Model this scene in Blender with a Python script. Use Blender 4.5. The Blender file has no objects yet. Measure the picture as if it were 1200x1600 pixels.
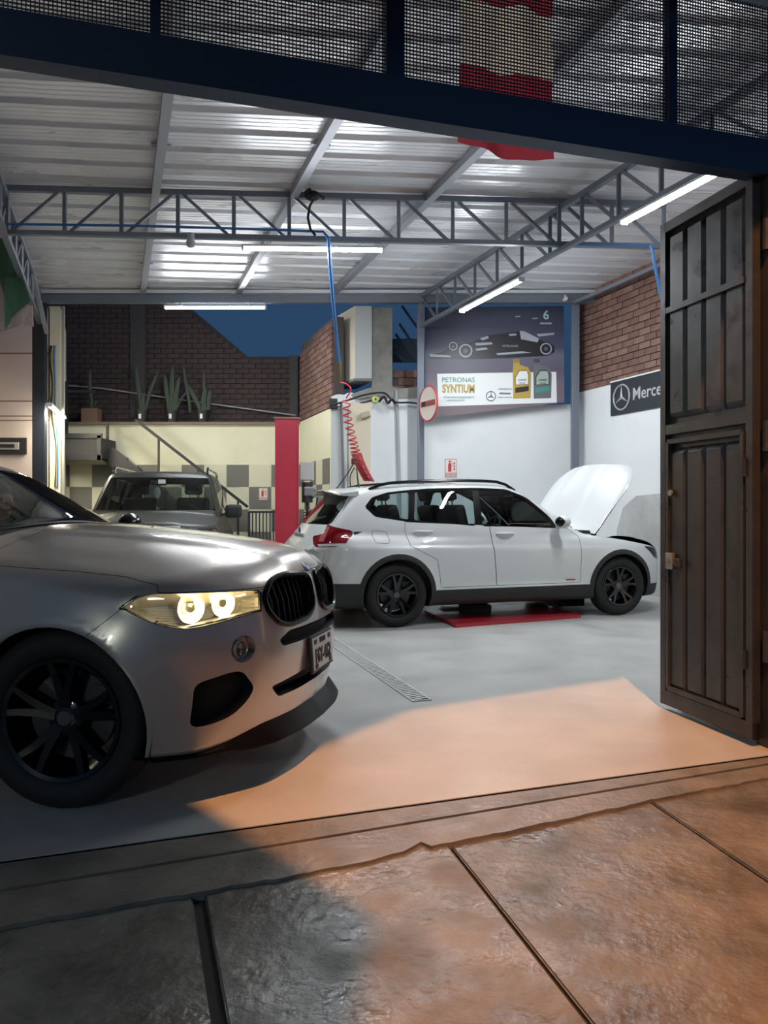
import bpy, bmesh, math, random
import numpy as np
from mathutils import Vector, Matrix
from math import radians as R, pi, sin, cos
random.seed(7)
sc = bpy.context.scene
col = sc.collection
# ------------------------------------------------------------------ camera
HEYE, FPX, HORIZON = 1.26, 1180.0, 792.0          # eye height, focal length in pixels of the 1200x1600 frame, horizon row
cd = bpy.data.cameras.new('camera'); cam = bpy.data.objects.new('camera', cd); col.objects.link(cam)
cam.location = (0, 0, HEYE); cam.rotation_euler = (R(90), 0, 0)
cd.lens = FPX/1600*36; cd.sensor_width = 36; cd.shift_y = -(800 - HORIZON)/1600
cd.clip_start = .05; cd.clip_end = 200
sc.camera = cam
# ------------------------------------------------------------------ world: deep blue night sky
w = bpy.data.worlds.new('night'); sc.world = w; w.use_nodes = True
bg = w.node_tree.nodes['Background']
bg.inputs[0].default_value = (.05, .13, .28, 1); bg.inputs[1].default_value = .45
# ------------------------------------------------------------------ street lamp light (sodium), above and behind the photographer
TUBE = 250.0                                       # strength of the garage's LED battens
ld = bpy.data.lights.new('street_light', 'SPOT'); ld.energy = 4300; ld.color = (1, .40, .13)
ld.shadow_soft_size = .06; ld.spot_size = R(100); ld.spot_blend = .3
lo = bpy.data.objects.new('street_light', ld); col.objects.link(lo)
LAMP = Vector((1.5, .30, 8.2)); lo.location = LAMP
lo.rotation_euler = (Vector((0.3, 3, 0)) - LAMP).to_track_quat('-Z', 'Y').to_euler()
# added pale fill light behind the photographer, lifts the dark street front
l2 = bpy.data.lights.new('added_fill_light', 'POINT'); l2.energy = 1300; l2.color = (.86, .95, .84); l2.shadow_soft_size = .4
o2_ = bpy.data.objects.new('added_fill_light', l2); col.objects.link(o2_); o2_.location = (-7, -14, 6.5)
# ------------------------------------------------------------------ exposure
vs = sc.view_settings
vs.view_transform = 'Standard'; vs.look = 'None'; vs.gamma = 1; vs.use_curve_mapping = False; vs.exposure = 0.0
# ------------------------------------------------------------------ helpers
def G(px, py):                                    # ground point seen at a pixel
    y = HEYE*FPX/(py - HORIZON); return Vector(((px - 600)/FPX*y, y, 0))
def at(px, py, Y):                                # point at depth Y seen at a pixel
    return Vector(((px - 600)/FPX*Y, Y, HEYE + (HORIZON - py)/FPX*Y))
def tag(o, label=None, cat=None, group=None, kind=None):
    if label: o['label'] = label
    if cat: o['category'] = cat
    if group: o['group'] = group
    if kind: o['kind'] = kind
    return o
def empty(name, loc=(0, 0, 0), rz=0, parent=None):
    o = bpy.data.objects.new(name, None); col.objects.link(o); o.location = loc; o.rotation_euler = (0, 0, rz)
    o.empty_display_size = .1
    if parent: o.parent = parent
    return o
def thing(name, label, cat, loc=(0, 0, 0), rz=0, group=None): return tag(empty(name, loc, rz), label, cat, group)
def link(name, me, parent=None, loc=None, rot=None):
    o = bpy.data.objects.new(name, me); col.objects.link(o)
    if parent: o.parent = parent
    if loc is not None: o.location = loc
    if rot is not None: o.rotation_euler = rot
    return o
class MB:
    def __init__(s): s.v = []; s.f = []; s.sm = []
    def add(s, vs, fs, smooth=False):
        n = len(s.v); s.v += [tuple(v) for v in vs]; s.f += [tuple(i + n for i in f) for f in fs]; s.sm += [smooth]*len(fs); return s
    def box(s, c, size, rz=0, M=None, bevel=0):
        c = Vector(c); hx, hy, hz = [a/2 for a in size]
        if bevel:
            b = min(bevel, hx*.9, hy*.9, hz*.9); bm = bmesh.new(); bmesh.ops.create_cube(bm, size=1)
            bmesh.ops.scale(bm, vec=size, verts=bm.verts); bmesh.ops.bevel(bm, geom=bm.edges[:], offset=b, segments=2, profile=.6, affect='EDGES')
            vs = [v.co.copy() for v in bm.verts]; bm.verts.index_update(); fs = [[v.index for v in f.verts] for f in bm.faces]; bm.free()
        else:
            vs = [Vector((x, y, z)) for x in (-hx, hx) for y in (-hy, hy) for z in (-hz, hz)]
            fs = [(0, 1, 3, 2), (4, 6, 7, 5), (0, 4, 5, 1), (2, 3, 7, 6), (0, 2, 6, 4), (1, 5, 7, 3)]
        m = M if M else Matrix.Rotation(rz, 3, 'Z')
        return s.add([c + m @ v for v in vs], fs, False)
    def bar(s, a, b, w, h=None, up=(0, 0, 1)):
        a, b = Vector(a), Vector(b); h = h or w; d = b - a; L = d.length; d.normalize(); up = Vector(up)
        if abs(d.dot(up)) > .98: up = Vector((0, 1, 0))
        x = d.cross(up).normalized(); z = x.cross(d)
        return s.box((a + b)/2, (w, L, h), M=Matrix((x, d, z)).transposed())
    def tube(s, pts, r, n=8, cap=True, closed=False):
        pts = [Vector(p) for p in pts]; N = len(pts); rs = r if hasattr(r, '__len__') else [r]*N
        vs = []; up = None
        for i, p in enumerate(pts):
            if closed: t = pts[(i+1) % N] - pts[i-1]
            else: t = pts[min(i+1, N-1)] - pts[max(i-1, 0)]
            t.normalize()
            if up is None: up = Vector((0, 0, 1)) if abs(t.z) < .9 else Vector((0, 1, 0))
            x = t.cross(up)
            if x.length < 1e-5: x = t.cross(Vector((1, 0, 0)))
            x.normalize(); up = x.cross(t).normalized()
            vs += [p + (x*cos(2*pi*k/n) + up*sin(2*pi*k/n))*rs[i] for k in range(n)]
        fs = []
        for i in range(N if closed else N-1):
            a = i*n; b = ((i+1) % N)*n
            fs += [(a + k, a + (k+1) % n, b + (k+1) % n, b + k) for k in range(n)]
        s.add(vs, fs, True)
        if cap and not closed:
            s.add(vs[:n], [tuple(range(n))[::-1]]); s.add(vs[-n:], [tuple(range(n))])
        return s
    def lathe(s, prof, M=Matrix(), n=32, a0=0, a1=2*pi):     # profile (r, h) around local Z
        full = abs(a1 - a0 - 2*pi) < 1e-6; m = n if full else n+1; vs = []
        for i in range(m):
            a = a0 + (a1 - a0)*i/n; vs += [M @ Vector((r*cos(a), r*sin(a), h)) for r, h in prof]
        k = len(prof); fs = []
        for i in range(n):
            a = i*k; b = ((i+1) % m)*k
            fs += [(a + j, b + j, b + j+1, a + j+1) for j in range(k-1)]
        return s.add(vs, fs, True)
    def prism(s, poly, h0, h1, M=Matrix()):                  # polygon in local xy, extruded from h0 to h1
        n = len(poly); vs = [M @ Vector((x, y, h0)) for x, y in poly] + [M @ Vector((x, y, h1)) for x, y in poly]
        fs = [tuple(range(n))[::-1], tuple(range(n, 2*n))] + [(i, (i+1) % n, n + (i+1) % n, n + i) for i in range(n)]
        return s.add(vs, fs)
    def ball(s, c, r, n=12, m=8, sc3=(1, 1, 1), M=None):
        vs = []; c = Vector(c)
        for j in range(m+1):
            for i in range(n):
                v = Vector((r*sc3[0]*sin(pi*j/m)*cos(2*pi*i/n), r*sc3[1]*sin(pi*j/m)*sin(2*pi*i/n), r*sc3[2]*cos(pi*j/m)))
                vs.append(c + (M @ v if M else v))
        return s.add(vs, [(j*n + i, (j+1)*n + i, (j+1)*n + (i+1) % n, j*n + (i+1) % n) for j in range(m) for i in range(n)], True)
    def mesh(s, name, m):
        me = bpy.data.meshes.new(name); me.from_pydata([tuple(v) for v in s.v], [], s.f)
        me.polygons.foreach_set('use_smooth', s.sm)
        b = bmesh.new(); b.from_mesh(me); bmesh.ops.recalc_face_normals(b, faces=b.faces[:]); b.to_mesh(me); b.free(); me.materials.append(m)
        if any(s.sm): me.set_sharp_from_angle(angle=R(40))
        return me
    def build(s, name, m, parent=None, loc=None, rot=None): return link(name, s.mesh(name, m), parent, loc, rot)
def text(name, body, size, m, parent, M, depth=.002, ax='CENTER', sx=1, bold=0):
    cu = bpy.data.curves.new(name, 'FONT'); cu.body = body; cu.size = size; cu.extrude = depth; cu.align_x = ax; cu.align_y = 'CENTER'
    cu.resolution_u = 3; cu.offset = bold
    o = bpy.data.objects.new(name, cu); col.objects.link(o)
    bpy.context.view_layer.update()
    me = bpy.data.meshes.new_from_object(o.evaluated_get(bpy.context.evaluated_depsgraph_get()))
    bpy.data.objects.remove(o); bpy.data.curves.remove(cu)
    me.name = name; me.materials.clear(); me.materials.append(m)
    me.transform(M @ Matrix.Diagonal((sx, 1, 1, 1)))
    return link(name, me, parent)
MATS = {}
def mat(name, color, rough=.5, metal=0, spec=.5, coat=0, noise=None, bump=0, bscale=20, emit=None, estr=0, col2=None, nscale=4, alpha=None, stretch=None, coat_rough=.05, rvar=0):
    if name in MATS: return MATS[name]
    m = bpy.data.materials.new(name); m.use_nodes = True; nt = m.node_tree; N = nt.nodes; b = N['Principled BSDF']
    b.inputs['Base Color'].default_value = (*color, 1); b.inputs['Roughness'].default_value = rough
    b.inputs['Metallic'].default_value = metal; b.inputs['Specular IOR Level'].default_value = spec
    if coat: b.inputs['Coat Weight'].default_value = coat; b.inputs['Coat Roughness'].default_value = coat_rough
    if emit: b.inputs['Emission Color'].default_value = (*emit, 1); b.inputs['Emission Strength'].default_value = estr
    if alpha is not None: b.inputs['Alpha'].default_value = alpha
    tc = None
    if col2 or bump or rvar:
        tc = N.new('ShaderNodeTexCoord'); mp = N.new('ShaderNodeMapping'); nt.links.new(tc.outputs['Object'], mp.inputs[0])
        if stretch: mp.inputs['Scale'].default_value = stretch
    if col2:
        n = N.new('ShaderNodeTexNoise'); n.inputs['Scale'].default_value = nscale; n.inputs['Detail'].default_value = 6; n.inputs['Roughness'].default_value = .65
        nt.links.new(mp.outputs[0], n.inputs[0]); cr = N.new('ShaderNodeValToRGB')
        cr.color_ramp.elements[0].position = .35; cr.color_ramp.elements[1].position = .68
        cr.color_ramp.elements[0].color = (*color, 1); cr.color_ramp.elements[1].color = (*col2, 1)
        nt.links.new(n.outputs[0], cr.inputs[0]); nt.links.new(cr.outputs[0], b.inputs['Base Color'])
    if rvar:
        n = N.new('ShaderNodeTexNoise'); n.inputs['Scale'].default_value = nscale*1.7; n.inputs['Detail'].default_value = 5
        nt.links.new(mp.outputs[0], n.inputs[0]); mr = N.new('ShaderNodeMapRange')
        mr.inputs['From Min'].default_value = .35; mr.inputs['From Max'].default_value = .65
        mr.inputs['To Min'].default_value = max(.02, rough - rvar); mr.inputs['To Max'].default_value = min(1, rough + rvar)
        nt.links.new(n.outputs[0], mr.inputs[0]); nt.links.new(mr.outputs[0], b.inputs['Roughness'])
    if bump:
        n = N.new('ShaderNodeTexNoise'); n.inputs['Scale'].default_value = bscale; n.inputs['Detail'].default_value = 5
        nt.links.new(mp.outputs[0], n.inputs[0]); bp = N.new('ShaderNodeBump'); bp.inputs['Strength'].default_value = bump; bp.inputs['Distance'].default_value = .02
        nt.links.new(n.outputs[0], bp.inputs['Height']); nt.links.new(bp.outputs[0], b.inputs['Normal'])
    MATS[name] = m; return m
def paint(name, color, metal, rough, inner=(.012, .012, .013), flake=0):
    m = mat(name, color, rough, metal, coat=1.0, coat_rough=.03); nt = m.node_tree; N = nt.nodes; b = N['Principled BSDF']
    g = N.new('ShaderNodeNewGeometry'); d = N.new('ShaderNodeBsdfDiffuse'); d.inputs[0].default_value = (*inner, 1)
    mx = N.new('ShaderNodeMixShader'); nt.links.new(g.outputs['Backfacing'], mx.inputs[0]); nt.links.new(b.outputs[0], mx.inputs[1]); nt.links.new(d.outputs[0], mx.inputs[2])
    nt.links.new(mx.outputs[0], N['Material Output'].inputs[0]); return m
def glass(name, tint, refl=1.0, base=.04, rough=0.0):
    m = bpy.data.materials.new(name); m.use_nodes = True; nt = m.node_tree; N = nt.nodes; N.remove(N['Principled BSDF'])
    t = N.new('ShaderNodeBsdfTransparent'); t.inputs[0].default_value = (*tint, 1)
    g = N.new('ShaderNodeBsdfGlossy'); g.inputs['Roughness'].default_value = rough; g.inputs[0].default_value = (refl, refl, refl, 1)
    lw = N.new('ShaderNodeFresnel'); lw.inputs['IOR'].default_value = 1.5
    mx = N.new('ShaderNodeMixShader'); nt.links.new(lw.outputs[0], mx.inputs[0]); nt.links.new(t.outputs[0], mx.inputs[1]); nt.links.new(g.outputs[0], mx.inputs[2])
    nt.links.new(mx.outputs[0], N['Material Output'].inputs[0]); MATS[name] = m; return m
def copy_tree(o, parent=None):
    c = o.copy(); col.objects.link(c)
    if parent: c.parent = parent
    for ch in list(o.children): copy_tree(ch, c)
    return c
black_gloss = mat('gloss_black_plastic', (.006, .006, .007), .18, spec=.22)
black_plastic = mat('black_plastic', (.018, .018, .019), .55, bump=.1, bscale=300)
rubber = mat('tyre_rubber', (.009, .009, .010), .75, bump=.15, bscale=120)
chrome = mat('chrome', (.75, .75, .76), .1, 1)
# ------------------------------------------------------------------ surfaces
concrete = mat('garage_floor', (.34, .345, .34), .42, col2=(.42, .42, .405), nscale=1.3, bump=.06, bscale=40, rvar=.10, spec=.4)
sidewalk_m = mat('sidewalk', (.085, .078, .066), .34, col2=(.215, .20, .17), nscale=2.6, bump=.5, bscale=26, rvar=.22, spec=.5)
strip_m = mat('threshold', (.12, .11, .095), .42, col2=(.21, .195, .17), nscale=4, bump=.25, bscale=30, rvar=.12)
joint_m = mat('joint_dirt', (.035, .030, .025), .9)
white_wall = mat('white_plaster', (.66, .70, .71), .75, col2=(.72, .75, .76), nscale=1.1, bump=.05, bscale=30)
cream_wall = mat('cream_plaster', (.66, .63, .45), .75, col2=(.72, .69, .52), nscale=1.3, bump=.04, bscale=30)
pink_wall = mat('pink_plaster', (.56, .46, .42), .8, col2=(.60, .50, .46), nscale=1.5, bump=.05, bscale=20)
grey_conc = mat('grey_concrete', (.20, .20, .19), .85, col2=(.34, .33, .30), nscale=3, bump=.3, bscale=20)
mortar = mat('mortar', (.085, .072, .066), .9, bump=.3, bscale=60)
brick_m = [mat('brick_a', (.15, .075, .055), .85, col2=(.21, .12, .09), nscale=9, bump=.3, bscale=60), mat('brick_b', (.12, .062, .05), .85, col2=(.18, .10, .08), nscale=9, bump=.3, bscale=60), mat('brick_c', (.18, .10, .075), .85, col2=(.23, .145, .115), nscale=9, bump=.3, bscale=60)]
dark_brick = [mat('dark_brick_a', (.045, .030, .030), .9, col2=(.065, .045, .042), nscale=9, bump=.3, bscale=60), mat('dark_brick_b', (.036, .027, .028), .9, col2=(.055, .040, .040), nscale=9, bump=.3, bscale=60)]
navy_steel = mat('navy_steel', (.018, .040, .085), .42, .3, bump=.05, bscale=30)
dark_post = mat('dark_post_paint', (.010, .014, .022), .5)
blue_grey = mat('blue_grey_paint', (.16, .185, .225), .42, .2)
gate_m = mat('gate_steel', (.035, .038, .045), .38, .35, col2=(.06, .058, .058), nscale=3, bump=.08, bscale=14, rvar=.12)
roof_m = mat('galvanised_sheet', (.64, .66, .69), .36, .3, col2=(.74, .76, .79), nscale=2.2, rvar=.10, stretch=(.3, 2, 1))
def struct(name, mb, m, parent=None):
    o = mb.build(name, m, parent)
    if not parent: o['kind'] = 'structure'
    return o
# ------------------------------------------------------------------ floor, threshold, sidewalk
U = Vector((.943, .333, 0)); V = Vector((-.333, .943, 0))      # along and across the street front
def front_pt(px, py): return G(px, py)
E0a, E0b = G(0, 1345), G(1200, 1180)
def on_line(a, b, X): return Vector((X, a.y + (b.y - a.y)*(X - a.x)/(b.x - a.x), 0))
fa, fb = on_line(E0a, E0b, -9), on_line(E0a, E0b, 9)
fl = MB(); fl.prism([(fa.x, fa.y), (fb.x, fb.y), (9, 17), (-9, 17)], -.12, 0); struct('floor', fl, concrete)
floor = bpy.data.objects['floor']
# threshold strip: two concrete bands with a rail groove between them, and a ragged mortar skirt
E1a, E1b = G(0, 1390), G(1200, 1193)
def band(name, a0, a1, b0, b1, z, m, inset=.0):
    p = [on_line(a0, a1, -6), on_line(a0, a1, 6), on_line(b0, b1, 6), on_line(b0, b1, -6)]
    q = MB(); q.prism([(p[3].x, p[3].y), (p[2].x, p[2].y), (p[1].x, p[1].y), (p[0].x, p[0].y)], -.10, z); o = q.build(name, m); o['kind'] = 'structure'; return o
sh = lambda p, d: p - V*d
band('trim_1', sh(E0a, .014), sh(E0b, .014), sh(E1a, -.012), sh(E1b, -.012), -.004, strip_m)
band('trim_2', sh(E1a, .010), sh(E1b, .010), sh(E1a, .022), sh(E1b, .022), -.004, strip_m)
q = MB(); n = 150; E2 = [G(-200, 1483), G(0, 1447), G(200, 1412), G(400, 1378), G(560, 1348), G(640, 1328), G(655, 1313), G(670, 1322), G(760, 1305), G(900, 1275), G(1050, 1243), G(1200, 1215), G(1500, 1168)]
xs_ = [p.x for p in E2]; ys_ = [p.y for p in E2]; top = []; bot = []
for i in range(n+1):
    x = -2.2 + 5.4*i/n; y = float(np.interp(x, xs_, ys_)); slope = .4 if x > xs_[-1] or x < xs_[0] else 0
    if x > xs_[-1]: y += (x - xs_[-1])*.40
    if x < xs_[0]: y += (x - xs_[0])*.40
    y += .004*sin(x*23) + .003*sin(x*61 + 1) + random.uniform(-.0025, .0025)
    p = on_line(E1a, E1b, x) - V*.028; bot.append((x, min(y, p.y - .03))); top.append((p.x, p.y))
vs = [(x, y, .0) for x, y in bot] + [(x, y, .0) for x, y in top] + [(x, y, -.05) for x, y in bot]; n1 = n+1
q.add(vs, [(i, i+1, n1+i+1, n1+i) for i in range(n)] + [(i, 2*n1+i, 2*n1+i+1, i+1) for i in range(n)])
o = q.build('trim_3', strip_m); o['kind'] = 'structure'
gb = MB(); p0, p1 = on_line(E0a, E0b, -6), on_line(E0a, E0b, 6)
gb.prism([(p0.x, p0.y - 4), (p1.x, p1.y - 4), (p1.x, p1.y + .02), (p0.x, p0.y + .02)], -.20, -.030); o = gb.build('trim_4', joint_m); o['kind'] = 'structure'
# sidewalk slabs: each its own object under the pavement
walk = tag(empty('pavement'), kind='structure')
J = [(-2.55, -.05), (-1.62, -.05), (-.572, -.33), (.26, -.29), (1.155, -.25), (2.05, -.25), (2.95, -.25)]     # x of each joint on the line y=2.5 and its slope dx/dy
wd = [.012, .012, .042, .016, .010, .010, .010]
def jx(k, y):
    ref = {2: (-.572, 2.368, -.330), 3: (.26, 2.79, -.268), 4: (1.155, 3.246, -.227)}
    if k in ref: x, yy, s_ = ref[k]
    elif k < 2: x, yy, s_ = -.572 - .98*(2-k), 2.368 - .32*(2-k), -.33
    else: x, yy, s_ = 1.155 + .92*(k-4), 3.246 + .33*(k-4), -.227
    return x + s_*(y - yy)
rows = [(-2.2, -.4), (-.4, 1.02), (1.02, 9)]
for k in range(6):
    for ri, (ya, yb) in enumerate(rows):
        def edge_y(x, top_):
            if ri == 2 and top_: return float(on_line(E1a, E1b, x).y) - .02
            return (yb if top_ else ya) + x*.34
        pts = []
        for kk, sgn, tp in ((k, 1, False), (k+1, -1, False), (k+1, -1, True), (k, 1, True)):
            y = 2.5
            for _ in range(12): x = jx(kk, y) + sgn*wd[kk]/2; y = edge_y(x, tp) - (0 if tp else -.006)
            pts.append((x, y))
        m_ = MB(); z = -.014 + random.uniform(-.002, .002); m_.prism(pts, -.10, z)
        bm = bmesh.new(); me = m_.mesh('slab', sidewalk_m); bm.from_mesh(me)
        bmesh.ops.bevel(bm, geom=[e for e in bm.edges if all(v.co.z > -.05 for v in e.verts)], offset=.005, segments=2, affect='EDGES'); bm.to_mesh(me); bm.free()
        link('paving_slab', me, walk)
tag(struct('road', MB().box((0, -8, -.30), (40, 13, .3)), mat('asphalt', (.05, .05, .052), .8, bump=.3, bscale=60)), kind='structure')
# ------------------------------------------------------------------ drain grate
ga, gb_ = Vector((-.90, 8.30, 0)), Vector((.245, 4.90, 0)); d = (gb_ - ga).normalized(); L = (gb_ - ga).length
t = thing('drain_grate', 'long galvanised slotted drain grate set in the grey floor', 'drain', ga, math.atan2(d.y, d.x))
steel = mat('grate_steel', (.62, .63, .62), .4, .2)
MB().box((L/2, 0, .002), (L, .118, .003)).build('channel', joint_m, t)
fr = MB()
for s in (-1, 1): fr.box((L/2, s*.062, .004), (L, .010, .008))
for s in (0, L): fr.box((s, 0, .004), (.010, .134, .008))
fr.build('frame', steel, t)
bm_ = MB().box((0, 0, .0055), (.020, .115, .006), rz=.25).mesh('grate_bar', steel)
for i in range(int(L/.042)): link('grate_bar', bm_, t, (.02 + i*.042, 0, 0))
# ------------------------------------------------------------------ brick laying
BR = {}
def brick_mesh(m, l, h):
    k = (m.name, round(l, 3), round(h, 3))
    if k not in BR: BR[k] = MB().box((0, 0, 0), (l, .05, h), bevel=.006).mesh('brick', m) if False else MB().box((0, 0, 0), (l, .05, h)).mesh('brick', m)
    return BR[k]
def brick_face(wall, a, b, z0, z1, mats_, nrm, l=.25, h=.10, gap=.012, limit=None, top=None, see=None, off=.012):
    """bricks proud of a wall's face between plan points a and b; the ones the frame shows first, the rest joined as stuff"""
    a, b = Vector(a), Vector(b); d = (b - a); L = d.length; d.normalize(); rz = math.atan2(d.y, d.x); nrm = Vector(nrm)
    rest = MB(); cnt = 0; spots = []
    for j in range(int((z1 - z0)/h + .5)):
        x = -(l/2 if j % 2 else 0)
        while x < L - .02:
            x0, x1 = max(x, 0), min(x + l, L); x += l
            if x1 - x0 < .04: continue
            c = a + d*((x0 + x1)/2); z = z0 + (j + .5)*h
            if top and z + h/2 > top((x0 + x1)/2): continue
            spots.append((c + nrm*(off + random.uniform(-.003, .004)), z, x1 - x0))
    if see: spots.sort(key=lambda s: 0 if see(s[0], s[1]) else 1)
    for i, (c, z, ll) in enumerate(spots):
        m_ = random.choice(mats_)
        if i < (limit or 300) and (not see or see(c, z)):
            link('brick', brick_mesh(m_, round(ll - gap, 2), h - gap), wall, (c.x, c.y, z), (random.uniform(-.01, .01), 0, rz))
        else: rest.box((c.x, c.y, z), (ll - gap, .05, h - gap), rz=rz)
    if rest.v: tag(rest.build('more_bricks', mats_[0], wall), kind='stuff')
def inframe(c, z, x0=0, x1=1200, y0=0, y1=1600):
    if c.y < .5: return False
    px, py = 600 + FPX*c.x/c.y, HORIZON - FPX*(z - HEYE)/c.y
    return x0 < px < x1 and y0 < py < y1
# ------------------------------------------------------------------ walls
SL = -.36                                                       # side walls lean left going back
A0 = Vector((3.18, 12.35, 0)); RD = Vector((-SL, -1, 0)).normalized()   # right wall, from the back corner towards the street
rb = A0 + RD*8.4; rn = Vector((-RD.y, RD.x, 0)); rn = rn if rn.x < 0 else -rn
wr = MB(); wr.prism([(A0.x, A0.y), (rb.x, rb.y), (rb.x + .15, rb.y + .05), (A0.x + .15, A0.y + .05)], 0, 3.13); wall_right = struct('wall_right', wr, white_wall)
wu = MB(); k_ = rn*-.05
wu.prism([(A0.x + .05, A0.y), (rb.x + .05, rb.y), (rb.x + .15, rb.y + .05), (A0.x + .15, A0.y + .05)], 3.13, 4.75); wu.build('brick_backing', mortar, wall_right)
brick_face(wall_right, A0 - rn*.04, rb - rn*.04, 3.13, 4.72, brick_m, rn, see=lambda c, z: inframe(c, z, 895, 1045, 400, 640), off=.01)
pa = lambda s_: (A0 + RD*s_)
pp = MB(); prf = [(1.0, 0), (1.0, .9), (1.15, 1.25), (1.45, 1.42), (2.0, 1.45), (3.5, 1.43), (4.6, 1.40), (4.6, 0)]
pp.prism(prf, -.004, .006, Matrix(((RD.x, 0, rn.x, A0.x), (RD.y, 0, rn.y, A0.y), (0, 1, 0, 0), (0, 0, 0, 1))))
pp.build('grey_patch', mat('grey_plaster', (.36, .38, .37), .8, col2=(.50, .52, .52), nscale=1.6, bump=.06), wall_right)  # flat patch, darker grey than the wall around it
# white wall at the back right, with a rough top edge
wb = MB(); x0, x1 = -.86, 3.18; n = 60
def wtop(x): return (3.10 + .02*sin(x*9) + .015*sin(x*31)) if x < .62 else 2.88 + .06*(x - .62)/2.5
pts = [(x0, 0)] + [(x1, 0)] + [(x1 - (x1 - x0)*i/n, wtop(x1 - (x1 - x0)*i/n)) for i in range(n+1)]
MX = Matrix(((1, 0, 0, 0), (0, 0, 1, 0), (0, 1, 0, 0), (0, 0, 0, 1)))
wb.prism(pts, 12.35, 12.60, MX); wall_back = struct('wall_back', wb, white_wall)
# return wall going back from there: cream below, brick above
C0, C1 = Vector((-.86, 12.35, 0)), Vector((-1.63, 14.5, 0)); cd_ = (C1 - C0).normalized(); cn = Vector((cd_.y, -cd_.x, 0)); cn = cn if cn.x < 0 else -cn
cw = MB(); cw.prism([(C0.x, C0.y), (C0.x + .2, C0.y + .08), (C1.x + .2, C1.y), (C1.x, C1.y)], 0, 2.88); wall_return = struct('wall_middle', cw, cream_wall)
cb = MB(); cb.prism([(C0.x + .05, C0.y), (C0.x + .2, C0.y + .08), (C1.x + .2, C1.y), (C1.x + .05, C1.y)], 2.88, 4.38); cb.build('brick_backing', mortar, wall_return)
brick_face(wall_return, C0 - cn*.04, C1 - cn*.04, 2.90, 4.38, brick_m, cn, top=lambda s: 4.36 - .06*s, off=.01)
# back wall behind the dark car: cream, checker squares, dark neighbouring brick above
bw = MB(); bw.box((-4.6, 14.62, 1.42), (6.4, .24, 2.84)); wall_cream = struct('wall_rear', bw, cream_wall)
MB().box((-4.6, 14.60, 2.86), (6.4, .34, .05)).build('wall_coping', mat('coping', (.20, .16, .13), .9, bump=.2), wall_cream)
tile_d = mat('checker_grey', (.15, .145, .125), .6, bump=.04); tile_l = mat('checker_cream', (.60, .58, .43), .6)
cs = .43; z_top = HEYE + (HORIZON - 726)/FPX*14.5
td = MB().box((0, 0, 0), (cs - .006, .012, cs - .006)).mesh('checker_tile', tile_d); tl_ = MB().box((0, 0, 0), (cs - .006, .012, cs - .006)).mesh('checker_tile', tile_l)
xr = -1.72
xb0 = (354 - 600)/FPX*14.5 + cs/2                              # a dark square starts at pixel column 354
for r_ in range(5):
    for i in range(-8, 4):
        x = xb0 + i*cs
        if x > xr + .12: continue
        link('checker_tile', td if (i + r_) % 2 == 0 else tl_, wall_cream, (x, 14.495, z_top - cs*(r_ + .5)))
for r_ in range(5):                                             # the squares go round onto the return wall
    for i in range(5):
        s_ = .25 + cs*i; c = C1 - cd_*s_ + cn*.006
        if s_ > 2.1: continue
        link('checker_tile', td if (i + r_) % 2 == 0 else tl_, wall_return, (c.x, c.y, z_top - cs*(r_ + .5)), (0, 0, math.atan2(cd_.y, cd_.x)))
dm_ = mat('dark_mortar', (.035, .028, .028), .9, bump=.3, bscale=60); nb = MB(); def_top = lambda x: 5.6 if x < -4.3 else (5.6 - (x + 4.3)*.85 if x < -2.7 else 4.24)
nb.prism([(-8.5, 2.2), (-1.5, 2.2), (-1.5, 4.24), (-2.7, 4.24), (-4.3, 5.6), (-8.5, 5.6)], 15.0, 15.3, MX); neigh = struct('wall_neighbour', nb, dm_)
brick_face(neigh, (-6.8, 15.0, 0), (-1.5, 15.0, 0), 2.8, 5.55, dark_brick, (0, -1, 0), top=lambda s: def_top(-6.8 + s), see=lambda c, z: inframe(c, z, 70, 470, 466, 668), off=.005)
MB().box((-4.87, 14.96, 4.0), (.30, .06, 3.2)).build('concrete_pier', mat('dark_conc', (.055, .05, .05), .9, bump=.2), neigh)
MB().box((-1.78, 14.94, 3.5), (.16, .08, 1.5)).build('concrete_pier', MATS['dark_conc'], neigh)
# left: pink frontal wall, pier, and a cream side wall far left for the light to bounce off
pw = MB(); pw.box((-7.3, 12.75, 2.3), (3.4, .2, 4.6)); wall_pink = struct('wall_left', pw, pink_wall)
for z in (3.83, 3.03, 2.78, 2.71): MB().box((-7.3, 12.645, z), (3.4, .012, .018)).build('groove_strip', mat('groove', (.20, .12, .10), .9), wall_pink)
lp_ = MB(); lp_.prism([(-5.62, 12.65), (-5.42, 12.65), (-6.1, 14.5), (-6.3, 14.5)], 0, 4.62); struct('wall_side', lp_, cream_wall)
sw = MB(); sw.prism([(-8.6, 14.8), (-8.8, 14.8), (-6.2, 3.0), (-6.0, 3.0)], 0, 4.7); struct('wall_far_left', sw, pink_wall)
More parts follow.
